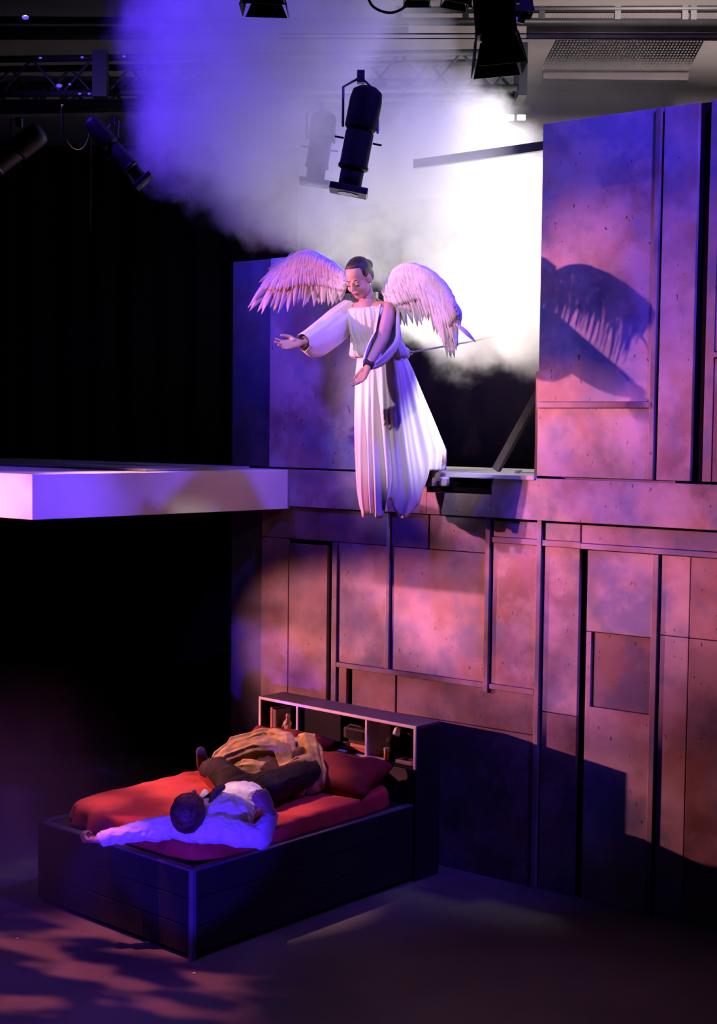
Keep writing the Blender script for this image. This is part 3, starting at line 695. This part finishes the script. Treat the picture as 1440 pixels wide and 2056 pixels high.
hq.build('hair', 'hair', an, voxel=.0055, sm=3, disp=[(.02, .003)])
# ---- gown
def ring(c, a, b, n=144, ph=0, amp=0, fwd_=WN, lat=WD, zfun=None, freq=(15, 23, 37), arc=(0, 2*pi), powr=1.0):
    out = []
    for k in range(n):
        t = arc[0]+(arc[1]-arc[0])*k/(n if arc[1]-arc[0] > 6.28 else n-1)
        f = 1+amp*(.5*math.sin(freq[0]*t+ph)+.35*math.sin(freq[1]*t+1.3+ph)+.25*math.sin(freq[2]*t+.7))
        p = V(c)+lat*(a*f*math.cos(t))+fwd_*(b*f*math.sin(t))
        if zfun: p.z = p.z+zfun(t)
        out.append(p)
    return out
n_ = neck
dz = lambda a: (lambda t: a*math.sin(t))
bod = [ring(n_+V((0, 0, -.006)), .070, .062, zfun=dz(-.03), n=240, freq=(19, 34, 53), amp=.02), ring(n_-UP*.012, .085, .075, zfun=dz(-.03), n=240, freq=(19, 34, 53), amp=.05),
       ring(n_-UP*.022, .13, .088, zfun=dz(-.018), n=240, freq=(19, 34, 53), amp=.045), ring(n_-UP*.040, .175, .098, zfun=dz(-.01), n=240, freq=(19, 34, 53), amp=.045),
       ring(n_-UP*.075, .195, .112, n=240, freq=(19, 34, 53), amp=.05), ring(V((.07, 8.90, 3.53)), .180, .135, n=240, freq=(19, 34, 53), amp=.05), ring(V((.085, 8.92, 3.47)), .165, .150, n=240, freq=(19, 34, 53), amp=.045),
       ring(V((.10, 8.95, 3.42)), .16, .140, n=240, freq=(19, 34, 53), amp=.06), ring(V((.115, 8.965, 3.375)), .175, .155, n=240, freq=(19, 34, 53), amp=.08), ring(V((.12, 8.97, 3.34)), .182, .165, n=240, freq=(19, 34, 53), amp=.08),
       ring(V((.12, 8.97, 3.325)), .170, .150, n=240, freq=(19, 34, 53), amp=.06), ring(V((.125, 8.975, 3.335)), .148, .13, n=240, freq=(19, 34, 53), amp=.03)]
MB().loft(bod, cap=False).build('blouse', 'gown', an, smooth=True, solid=.004)
# skirt: front hangs plumb, back follows the legs to the sill
front0 = aty(720, 730, 8.78)
def skirt():
    rings = []; NR = 40
    for i in range(NR+1):
        u = i/NR
        # vertical parameter down the front; back bottom stops at the sill
        off_f = lerp(.665, .64, u)+.02*math.sin(pi*u)
        off_b = lerp(.37, -.09, min(1, u*1.2)**1.05)
        cs_ = interp([(0, 1.185), (.35, 1.19), (.7, 1.20), (1, 1.20)], u)
        a = interp([(0, .15), (.12, .175), (.5, .20), (.8, .21), (1, .20)], u)
        amp = .02+.075*min(1, u*1.6); zt = 3.345; rg = []
        for k in range(216):
            t = 2*pi*k/216
            fr = .5+.5*math.sin(t)                         # 1 at the front
            fold = amp*(.5*math.sin(14*t+.6)+.4*math.sin(25*t+1.3)+.25*math.sin(39*t+.7)+.5*mnoise.noise(V((math.cos(t)*3, math.sin(t)*3, u*.8))))
            g = 1+fold
            offc = (off_f+off_b)/2; b = (off_f-off_b)/2
            s_ = cs_+a*g*math.cos(t)*(1-.25*(1-fr)*u); o_ = offc+b*g*math.sin(t)
            w_ = min(1, max(0, (math.sin(t)+.02)/.20)); w_ = w_*w_*(3-2*w_)
            zb = 2.615-.27*w_
            tn = .95                                   # notch between the two front lobes
            zb += w_*(.085*math.exp(-((t-tn)/.13)**2)+.02*math.sin(9*t))
            zb += w_*.05*(math.exp(-((t-.12)/.16)**2)+math.exp(-((t-2.7)/.3)**2))
            z = lerp(zt, zb, u)
            p = wall(s_, z, o_); 
            rg.append(p)
        # gather the front hem inwards a little
        if u > .86:
            c = wall(cs_, 0, .60); kk = (u-.86)/.14
            for j, p in enumerate(rg):
                t = 2*pi*j/216; fr = .5+.5*math.sin(t); ww = min(1, max(0, (fr-.5)*4))*.14*kk**1.6
                p.x = lerp(p.x, c.x, ww); p.y = lerp(p.y, c.y, ww)
        rings.append(rg)
    return MB().loft(rings, cap=False)
skirt().build('skirt', 'gown', an, smooth=True, solid=.004)
# sleeves
def sleeve(pts, rs, sag, arc=(0, 2*pi), n=48, amp=.05, start=V((0, 0, 1))):
    rings = []; N = len(pts)
    for i in range(N):
        d = (pts[min(i+1, N-1)]-pts[max(i-1, 0)]).normalized(); u = (start-d*start.dot(d)).normalized(); v = d.cross(u); rg = []
        for k in range(n):
            t = arc[0]+(arc[1]-arc[0])*k/(n if arc[1]-arc[0] > 6.28 else n-1); f = 1+amp*(math.sin(7*t+i*.25)+.6*math.sin(12*t+1))
            p = pts[i]+(u*math.cos(t)+v*math.sin(t))*rs[i]*f
            low = max(0, -math.cos(t)); p = p-UP*(sag[i]*low)
            rg.append(p)
        rings.append(rg)
    return MB().loft(rings, closed=arc[1]-arc[0] > 6.28, cap=False)
def path(a, b, c, n): return [lerp(a, b, i/n*2) if i/n < .5 else lerp(b, c, i/n*2-1) for i in range(n+1)]
rp = path(shR+V((.02, 0, -.0)), elR, wrR+(elR-wrR)*.02, 14)
rs_ = [interp([(0, .075), (.3, .075), (.55, .062), (.8, .050), (1, .046)], i/14) for i in range(15)]
sg = [interp([(0, .05), (.3, .075), (.6, .095), (.85, .07), (.95, .03), (1, .012)], i/14) for i in range(15)]
sleeve(rp, rs_, sg, amp=.03).build('sleeve', 'gown', an, smooth=True, solid=.003, sub=1)
lp = path(shL+V((.0, 0.01, .01)), elL+V((.02, .03, 0)), wrL+(elL-wrL)*.02, 14)
rs_ = [interp([(0, .065), (.3, .072), (.6, .080), (.85, .062), (.95, .05), (1, .040)], i/14) for i in range(15)]
sg = [interp([(0, .02), (.4, .03), (.75, .03), (1, 0)], i/14) for i in range(15)]
sleeve(lp, rs_, sg, arc=(pi*.20, pi*1.60), amp=.05, start=V((-.35, -.9, .1))).build('sleeve', 'gown', an, smooth=True, solid=.003, sub=1)
def band(p, d, r, m, name, w=.022):
    d = d.normalized(); MB().tube([p-d*w/2, p, p+d*w/2], [r, r*1.06, r], 24).build(name, m, an, smooth=True, bevel=.002)
band(wrL+(wrL-elL)*.03, wrL-elL, .030, 'blackstrap', 'bracelet', .035); band(wrR+(wrR-elR)*.04, wrR-elR, .028, 'blackstrap', 'bracelet', .02)
MB().tube([n_+WD*(.078*math.cos(t))+WN*(.068*math.sin(t))-UP*(.005+.03*math.sin(t)) for t in [2*pi*k/32 for k in range(33)]], .004, 8, False).build('neck_cord', 'blackstrap', an, smooth=True)
# harness belt at her back hip
hbp_ = aty(806, 700, 8.98)
for k, dd_ in enumerate((0, .045)):
    c = aty(806+k*9, 700+k*10, 8.97); MB().tube([c+V((.022*math.cos(t), -.01, .033*math.sin(t))) for t in [2*pi*j/20 for j in range(21)]], .006, 8, False).build('harness_ring', 'ring', an, smooth=True)
MB().tube([aty(790, 680, 9.0), aty(803, 690, 8.98), aty(812, 715, 8.98)], .012, 8).build('harness_strap', 'gown', an, smooth=True)
q = MB().ell(ftL+WN*.06-UP*.0, (.035, .05, .028)).ell(ftL+WN*.11-UP*.008, (.03, .04, .02)); q.build('shoe', 'black', an, voxel=.006, sm=2)
q = MB().ell(ftR+WN*.06, (.035, .05, .028)); q.build('shoe', 'black', an, smooth=True)
# ---- wings
def feather(base, tip, width, nrm, bend=.0, n=9):
    d = tip-base; L = d.length; d = d.normalized(); s = d.cross(nrm).normalized(); nn = s.cross(d); vs = []; fs = []
    prof = [(0, .25), (.1, .6), (.25, .9), (.45, 1), (.6, .92), (.75, .68), (.88, .40), (.96, .18), (1, .03)]
    for i in range(n+1):
        t = i/n; w_ = interp(prof, t)*width; c = base+d*(L*t)+nn*(.06*L*math.sin(pi*t))+s*(bend*L*t*t)
        for j, e in enumerate((-1, -.5, 0, .5, 1)):
            vs.append(c+s*(e*w_)+nn*(.09*w_*(1-abs(e))))
    for i in range(n):
        for j in range(4): a = i*5+j; fs.append((a, a+1, a+6, a+5))
    return vs, fs
def build_wing(keys, yroot, ytip, nf, label, sweep, w0):
    ks = keys
    wg = MB(); rng = random.Random(nf)
    def at(u):
        k = u*(len(ks)-1); i = min(int(k), len(ks)-2); t = k-i
        return [lerp(ks[i][j], ks[i+1][j], t) for j in range(4)]
    def y_of(u, l): return lerp(yroot, ytip, u)+sweep*math.sin(pi*min(u, 1))*.0+.10*l
    # leading edge with downy ruffle = the wing arm
    arm = []
    for i in range(25):
        b = at(i/24); arm.append(aty(b[0], b[1]+3, y_of(i/24, 0)))
    rad = [.018+.012*math.sin(pi*i/24) for i in range(25)]
    wing = MB().tube(arm, rad, 10).build('wing', 'feather', an, smooth=True, disp=[(.02, .02)], label=label)
    # covert rows (short overlapping feathers) as one mat of down
    cv = MB()
    for row, (fr0, ln, cnt, yo) in enumerate(((.0, .30, 80, -.034), (.08, .38, 72, -.030), (.20, .42, 64, -.025))):
        for i in range(cnt):
            u = min(.985, max(.01, (i+.5*(row % 2)+rng.uniform(-.2, .2))/cnt)); b = at(u)
            bx = lerp(b[0], b[2], fr0)+rng.uniform(-1.5, 1.5); by = lerp(b[1], b[3], fr0)+rng.uniform(-1.5, 1.5)
            tx = lerp(b[0], b[2], fr0+ln+rng.uniform(-.05, .05)); ty = lerp(b[1], b[3], fr0+ln)
            v_, f_ = feather(aty(bx, by, y_of(u, 0)+yo), aty(tx, ty, y_of(u, 0)+yo-.01), .015+.004*rng.random(), V((rng.uniform(-.15, .15), -1, .1)), rng.uniform(-.06, .06), 6)
            cv.add(v_, f_)
    c_ = cv.build('covert_feathers', 'feather', wing, smooth=True, solid=.0015, kind='stuff')
    for lay in range(2):
        cnt = nf if lay == 0 else int(nf*.9)
        for i in range(cnt):
            u = (i+.5+(.4 if lay else 0))/cnt; u = min(u, .995); b = at(u); jit = rng.uniform(-.14, .07)-(.16 if lay else 0)
            bs = .10 if lay == 0 else .05
            bp_ = aty(lerp(b[0], b[2], bs), lerp(b[1], b[3], bs), y_of(u, 0)-.002-.014*lay-.0006*(i % 5)); tp = aty(lerp(b[0], b[2], 1+jit)+rng.uniform(-3, 3), lerp(b[1], b[3], 1+jit), y_of(u, 0)+.02-.014*lay+rng.uniform(-.015, .015))
            v_, f_ = feather(bp_, tp, w0*rng.uniform(.8, 1.15)*(1 if lay == 0 else .95), V((rng.uniform(-.35, .35), -1, .1)), rng.uniform(-.10, .10))
            MB().add(v_, f_).build('feather', 'feather', wing, smooth=True, solid=.0015)
    return wing
build_wing([(694, 548, 690, 606), (682, 538, 676, 612), (668, 529, 664, 610), (654, 521, 648, 612), (641, 514, 630, 612), (628, 508, 610, 615), (616, 506, 584, 616), (606, 508, 566, 628), (598, 512, 548, 628), (590, 517, 526, 628), (584, 522, 512, 622), (578, 527, 500, 618), (584, 524, 514, 580), (590, 519, 536, 548), (597, 513, 557, 535), (604, 509, 575, 520)], 9.02, 9.30, 38, 'wing spread to the left of the picture', .1, .026)
build_wing([(770, 585, 792, 632), (778, 566, 806, 645), (788, 550, 820, 650), (800, 540, 834, 650), (813, 534, 848, 648), (826, 534, 862, 650), (840, 538, 876, 664), (853, 543, 888, 680), (865, 549, 898, 695), (877, 558, 907, 714), (888, 568, 913, 716), (898, 580, 918, 690), (905, 592, 922, 668), (911, 606, 926, 650)], 8.80, 8.40, 38, 'wing spread to the right of the picture', .1, .027)
v_, f_ = feather(aty(915, 650, 8.43), aty(958, 686, 8.40), .014, V((0, -1, .2)), .05); MB().add(v_, f_).build('feather', 'feather', bpy.data.objects['wing.001'], smooth=True, solid=.0015)
MB().tube([aty(822, 708, 8.97), aty(950, 685, 9.6), aty(1010, 672, 10.0)], .006, 8).build('safety_cable', 'rope', loc=aty(822, 708, 8.97), smooth=True)
sc_o = bpy.data.objects['safety_cable']; tag(sc_o, 'taut steel cable running from the angel\'s hip ring back into the opening', 'cable')
MB().tube([aty(817, 709, 8.965), aty(824, 705, 8.96), aty(831, 706, 8.98), aty(827, 711, 8.98), aty(818, 710, 8.97)], .005, 8).build('snap_hook', 'ring', sc_o, smooth=True)

# ================================================================== the man on the bed
mn = thing('person', 'person in white shirt and dark trousers lying on the red bed with arms outstretched', 'person', bed(.5, .3, .62))
mb = MB(); HC2 = bed(.125, .155, .775)
FU = (-BE*.82-BN*.46+UP*.22).normalized(); FF = (UP*.9+BE*.3+BN*.2).normalized()
P2, R2, l2, f2, u2 = head(mb, HC2, FF, FU, 1.0, False)
nk = bed(.26, .17, .71); mb.chain([P2(0, -.01, -.06), nk], [.052, .058])
sL = bed(.09, .30, .655); sR = bed(.24, -.05, .665); cR = bed(.42, .17, .71); be_ = bed(.72, .36, .71)
mb.chain([sL, bed(.18, .12, .68), sR], [.05, .07, .05]); mb.chain([nk, cR, be_, bed(.82, .42, .70)], [.065, .08, .07, .08])
eL = bed(-.05, .44, .635); wL_ = bed(-.19, .545, .60); mb.chain([sL, eL, wL_], [.045, .038, .026])
eR = bed(.36, -.15, .635); wR_ = bed(.425, -.165, .735); mb.chain([sR, eR, wR_], [.045, .040, .027])
hand(mb, bed(-.195, .55, .598), (-BE*.45+BN*.9-UP*.10), UP, -BE, 1.0, (62, 70, 45), .05, .7, .8)
wR2 = bed(.41, -.172, .795); mb.cap_(wR_, .029, wR2, .026); hand(mb, wR2, (UP*.8-BE*.25+BN*.45), (BN+BE*.5), BE*-1, 1.05, (50, 70, 50), .14, .9, .4)
ank = bed(1.16, 1.19, .665)
mb.chain([bed(.80, .50, .71), bed(.99, .87, .73), ank], [.08, .055, .04]); mb.chain([ank, bed(1.09, 1.13, .70), bed(1.045, 1.10, .79)], [.04, .036, .026])
mb.chain([bed(.86, .34, .71), bed(1.30, .36, .75), bed(1.40, .72, .67)], [.085, .06, .045])
mb.build('body', 'skin2', mn, voxel=.0045, sm=3)
hq = MB().ell(P2(0, -.022, .045), (.098, .112, .102), R2, 28, 18).ell(P2(0, -.06, 0), (.090, .075, .085), R2).ell(P2(0, .04, .085), (.062, .045, .04), R2).ell(P2(.055, .02, .05), (.03, .05, .05), R2).ell(P2(-.055, .02, .05), (.03, .05, .05), R2)
for k in range(26):
    a = random.uniform(-1.3, 1.3); p = P2(.08*math.sin(a), -.10*math.cos(a)-.0, random.uniform(-.02, .07)); hq.cap_(p, .010, p-UP*random.uniform(.02, .035)+V((random.uniform(-.012, .012), random.uniform(-.012, .012), 0)), .003, 8)
hq.build('hair', 'hair2', mn, voxel=.005, sm=1, disp=[(.025, .010)])
# shirt
q = MB().chain([bed(.27, .15, .795), bed(.33, .18, .835), bed(.40, .20, .845)], [.016, .022, .020]); q.chain([bed(.28, .22, .79), bed(.33, .18, .835)], [.016, .018])
q.build('bow_tie', 'blackstrap', mn, voxel=.005, sm=2)
SD = (sR-sL).normalized(); BDv = (be_-bed(.16, .12, .71)).normalized(); RS = Matrix((SD, BDv, SD.cross(BDv))).transposed()
s_ = MB().ell(bed(.17, .12, .675), (.245, .11, .085), RS, 30, 18).ell(bed(.36, .17, .70), (.185, .22, .115), RS, 30, 18).ell(bed(.60, .29, .70), (.17, .22, .115), RS, 30, 18)
s_.chain([sL, eL, wL_+ (eL-wL_)*.1], [.068, .058, .040]); s_.chain([sR, eR, wR_], [.072, .066, .044])
s_.chain([bed(.30, .25, .775), bed(.36, .30, .80)], [.03, .02]); s_.chain([bed(.33, .07, .775), bed(.40, .10, .80)], [.03, .02])
# long crease rolls across the shoulder
for k in range(9):
    a = random.uniform(0, 1); p = lerp(bed(.24, .0, .76), bed(.50, .25, .80), a)+SD*random.uniform(-.1, .12); q_ = p+(SD*random.uniform(-.4, .4)+BDv*1).normalized()*.12; s_.cap_(p, .008, q_, .006, 8)
for k in range(7):
    a = random.uniform(.1, .9); p = lerp(sL, eL, a)+UP*.05; d_ = (eL-sL).cross(UP).normalized(); s_.cap_(p-d_*.03-UP*.01, .008, p+d_*.04+(eL-sL)*.12-UP*.01, .007, 8)
s_.build('shirt', 'shirt', mn, voxel=.006, sm=2, disp=[(.07, .03), (.028, .014)])
MB().tube([wL_+(eL-wL_)*.02, wL_+(eL-wL_)*.3], .043, 20, False).build('cuff', 'shirt', mn, smooth=True, solid=.004)
MB().tube([wR_-(wR_-eR)*.05, wR_-(wR_-eR)*.4], .046, 20, False).build('cuff', 'shirt', mn, smooth=True, solid=.004)
MB().tube([bed(.25, .25, .755), bed(.31, .22, .80), bed(.34, .14, .80), bed(.30, .06, .755)], [.012, .017, .017, .012], 10).build('collar', 'shirt', mn, smooth=True)
t_ = MB().ell(bed(.80, .42, .705), (.19, .15, .105), RS, 30, 18)
t_.chain([bed(.80, .50, .71), bed(.99, .87, .73), bed(1.13, 1.14, .675)], [.105, .080, .060]); t_.chain([bed(.86, .34, .715), bed(1.28, .36, .75), bed(1.38, .70, .68)], [.115, .085, .06])
t_.build('trousers', 'trousers', mn, voxel=.008, sm=2, disp=[(.06, .016), (.02, .005)])
f_ = MB().chain([bed(1.13, 1.14, .675), ank, bed(1.09, 1.13, .71), bed(1.04, 1.095, .80)], [.046, .047, .043, .032]); f_.build('sock', 'sock', mn, voxel=.006, sm=2)

# ================================================================== jacket
jk = thing('jacket', 'crumpled tan jacket with dark lining heaped on the bed over the trousers', 'jacket', bed(1.25, .75, .62))
def roll(pts, rs, k=1): return [bed(*p) for p in pts], rs
j = MB()
for pts_, rs in (([(1.10, 1.04, .69), (1.28, 1.02, .80), (1.42, .86, .86), (1.40, .66, .86), (1.32, .56, .80)], [.055, .06, .06, .06, .05]),
                 ([(1.00, .93, .70), (1.10, .90, .79), (1.22, .76, .84), (1.26, .60, .83), (1.22, .50, .76)], [.05, .06, .062, .06, .05]),
                 ([(1.02, .84, .68), (1.08, .72, .73), (1.14, .60, .74)], [.05, .055, .05]),
                 ([(1.46, .60, .86), (1.42, .50, .90), (1.36, .42, .84), (1.32, .36, .74), (1.28, .33, .67)], [.05, .055, .06, .065, .06]),
                 ([(1.18, .46, .76), (1.26, .38, .80), (1.22, .34, .72)], [.05, .055, .05]),
                 ([(1.12, .50, .70), (1.18, .40, .72), (1.16, .34, .66)], [.05, .06, .05])):
    P_ = [bed(*p) for p in pts_]; j.chain(P_, rs)
    for q_ in range(7):                                 # long folds running along each roll
        a = 2*pi*q_/7+random.uniform(-.3, .3); rg_ = []
        for i_, p in enumerate(P_):
            d = (P_[min(i_+1, len(P_)-1)]-P_[max(i_-1, 0)]).normalized(); u_ = d.cross(UP+V((.1, .2, 0))).normalized(); v_ = d.cross(u_)
            aa = a+.35*math.sin(i_*1.3+q_); rg_.append(p+(u_*math.cos(aa)+v_*math.sin(aa))*(rs[i_]*random.uniform(.95, 1.2)))
        j.chain(rg_, [random.uniform(.008, .016) for _ in rg_], 8)
j.ell(bed(1.34, .80, .70), (.16, .16, .10)).ell(bed(1.34, .50, .72), (.12, .12, .11))
j.build('shell', 'jacket', jk, voxel=.008, sm=2, disp=[(.10, .03)])
j = MB(); j.ell(bed(1.06, .74, .68), (.12, .16, .07)).ell(bed(1.20, .62, .74), (.12, .12, .08)); 
for pts_, rs in (([(1.16, .98, .76), (1.30, .84, .80), (1.33, .66, .80)], [.05, .055, .05]), ([(1.0, .80, .66), (1.08, .62, .68), (1.10, .52, .67)], [.05, .055, .05]), ([(1.30, .46, .84), (1.26, .42, .78)], [.05, .05])):
    j.chain([bed(*p) for p in pts_], rs)
j.build('lining', 'lining', jk, voxel=.008, sm=2, disp=[(.05, .03)])
j = MB()
for k in range(5):
    a = .9-k*.10; j.chain([bed(1.16, .44-.03*k, .80-.012*k), bed(1.21, .40-.022*k, .845-.025*k), bed(1.25, .36-.012*k, .80-.035*k)], [.010, .012, .010])
j.build('cuff_fold', 'jacket', jk, voxel=.005, sm=1)
# pale specks added for tiny sparkles on the floor
for x, y_, lab in ((35, 1884, 'tiny pale scrap on the floor near the left edge'), (296, 1892, 'tiny pale scrap on the floor before the bed front'), (390, 1954, 'tiny pale scrap on the floor just below the bed corner')):
    tag(MB().ell(onz(x, y_, .004), (.010, .006, .003)).build('pale_speck', 'paper', loc=onz(x, y_, 0), smooth=True), lab, 'speck', 'scraps on the floor')
# ================================================================== smoke
def smoke(name, blobs, dens, label, puff=1.0, seed=0, soft=.45, voxel=.09, noise_scale=1.1, cut=.42, c=(.9, .9, .92), lump=.35, aniso=0.0, gain=1):
    """blobs: (centre, radii, weight). A lumpy closed hull; inside, density falls off around each blob"""
    q = MB()
    for cc, r, wt in blobs: q.ell(cc, tuple(x*1.12 for x in r), None, 24, 16)
    o = q.build(name, 'paper', voxel=voxel, disp=[(.5, lump)], kind='stuff')
    m = bpy.data.materials.new(name+'_volume'); m.use_nodes = True; nt = m.node_tree; nt.nodes.clear(); N = nt.nodes.new; Lk = nt.links.new
    out = N('ShaderNodeOutputMaterial'); vp = N('ShaderNodeVolumeScatter'); vp.inputs['Color'].default_value = (*c, 1); vp.inputs['Anisotropy'].default_value = aniso
    tc = N('ShaderNodeTexCoord'); nz = N('ShaderNodeTexNoise'); nz.inputs['Scale'].default_value = noise_scale; nz.inputs['Detail'].default_value = 5; nz.inputs['Roughness'].default_value = .66
    Lk(tc.outputs['Object'], nz.inputs['Vector'])
    sb = N('ShaderNodeVectorMath'); sb.operation = 'SUBTRACT'; sb.inputs[1].default_value = (.5, .5, .5); Lk(nz.outputs['Color'], sb.inputs[0])
    scl = N('ShaderNodeVectorMath'); scl.operation = 'SCALE'; scl.inputs['Scale'].default_value = puff; Lk(sb.outputs[0], scl.inputs[0])
    ad = N('ShaderNodeVectorMath'); ad.operation = 'ADD'; Lk(tc.outputs['Object'], ad.inputs[0]); Lk(scl.outputs[0], ad.inputs[1])
    tot = None
    for cc, r, wt in blobs:
        s1 = N('ShaderNodeVectorMath'); s1.operation = 'SUBTRACT'; s1.inputs[1].default_value = cc; Lk(ad.outputs[0], s1.inputs[0])
        dv = N('ShaderNodeVectorMath'); dv.operation = 'DIVIDE'; dv.inputs[1].default_value = r; Lk(s1.outputs[0], dv.inputs[0])
        ln = N('ShaderNodeVectorMath'); ln.operation = 'LENGTH'; Lk(dv.outputs[0], ln.inputs[0])
        mr = N('ShaderNodeMapRange'); mr.interpolation_type = 'SMOOTHSTEP'; mr.inputs[1].default_value = 1.0; mr.inputs[2].default_value = 1-soft; mr.inputs[3].default_value = 0; mr.inputs[4].default_value = wt
        Lk(ln.outputs['Value'], mr.inputs[0])
        if tot is None: tot = mr.outputs[0]
        else:
            mx = N('ShaderNodeMath'); mx.operation = 'MAXIMUM'; Lk(tot, mx.inputs[0]); Lk(mr.outputs[0], mx.inputs[1]); tot = mx.outputs[0]
    ml = N('ShaderNodeMath'); ml.operation = 'MULTIPLY'; ml.inputs[1].default_value = dens; Lk(tot, ml.inputs[0]); Lk(ml.outputs[0], vp.inputs['Density'])
    Lk(vp.outputs[0], out.inputs['Volume']); o.data.materials.clear(); o.data.materials.append(m)
    tag(o, label, 'smoke'); return o
A_ = lambda px, py, y: tuple(aty(px, py, y))
W_ = lambda s, z, off: tuple(wall(s, z, off))
smoke('smoke_cloud', [
    (W_(1.55, 3.98, -.75), (.75, .75, .80), 1.0),
    (W_(1.15, 3.75, -.45), (.6, .5, .55), 1.3),
    (A_(860, 330, 9.6), (.8, .8, .65), .9),
    (A_(600, 350, 9.3), (.75, .6, .55), 1.0),
    (A_(640, 450, 9.75), (.55, .30, .28), 1.2),
    (A_(760, 430, 9.5), (.35, .25, .35), 1.2),
    (W_(.72, 4.02, .16), (.32, .24, .26), 1.8),
    (W_(1.0, 3.9, -.3), (.4, .35, .6), 1.4),
    (A_(470, 240, 9.0), (.72, .6, .65), 1.2),
    (A_(520, 60, 8.8), (.95, .6, .75), 1.2),
    (A_(760, 130, 9.3), (.5, .5, .6), .35),
    ], 1.9, 'thick cloud of stage smoke, violet at upper left turning white at the opening', puff=.95, soft=.30, noise_scale=1.6)
smoke('smoke_cloud', [(A_(1150, 190, 11.2), (1.3, .6, .55), 1.0)], .55, 'thin grey smoke drifting under the catwalk at the upper right', puff=.9, voxel=.12)
smoke('floor_haze', [(A_(-20, 1640, 7.0), (1.0, .8, .9), 1.0)], .14, 'faint violet haze hanging at the lower left beside the bed', puff=.5, voxel=.1, soft=.9, lump=.1)

# repeats of one kind share a group
group_names = {'stage_light': 'stage lights in the rig', 'ceiling_pipe': 'pipes under the ceiling', 'tension_cable': 'thin cables at the top', 'lighting_truss': 'lighting trusses', 'pillow': 'pillows on the bed', 'cable': 'hanging cables', 'indicator_light': 'violet indicator lights', 'ceiling_beam': 'beams at the upper left'}
for o in list(bpy.data.objects):
    k = o.name.split('.')[0]
    if o.parent is None and k in group_names and 'group' not in o: o['group'] = group_names[k]
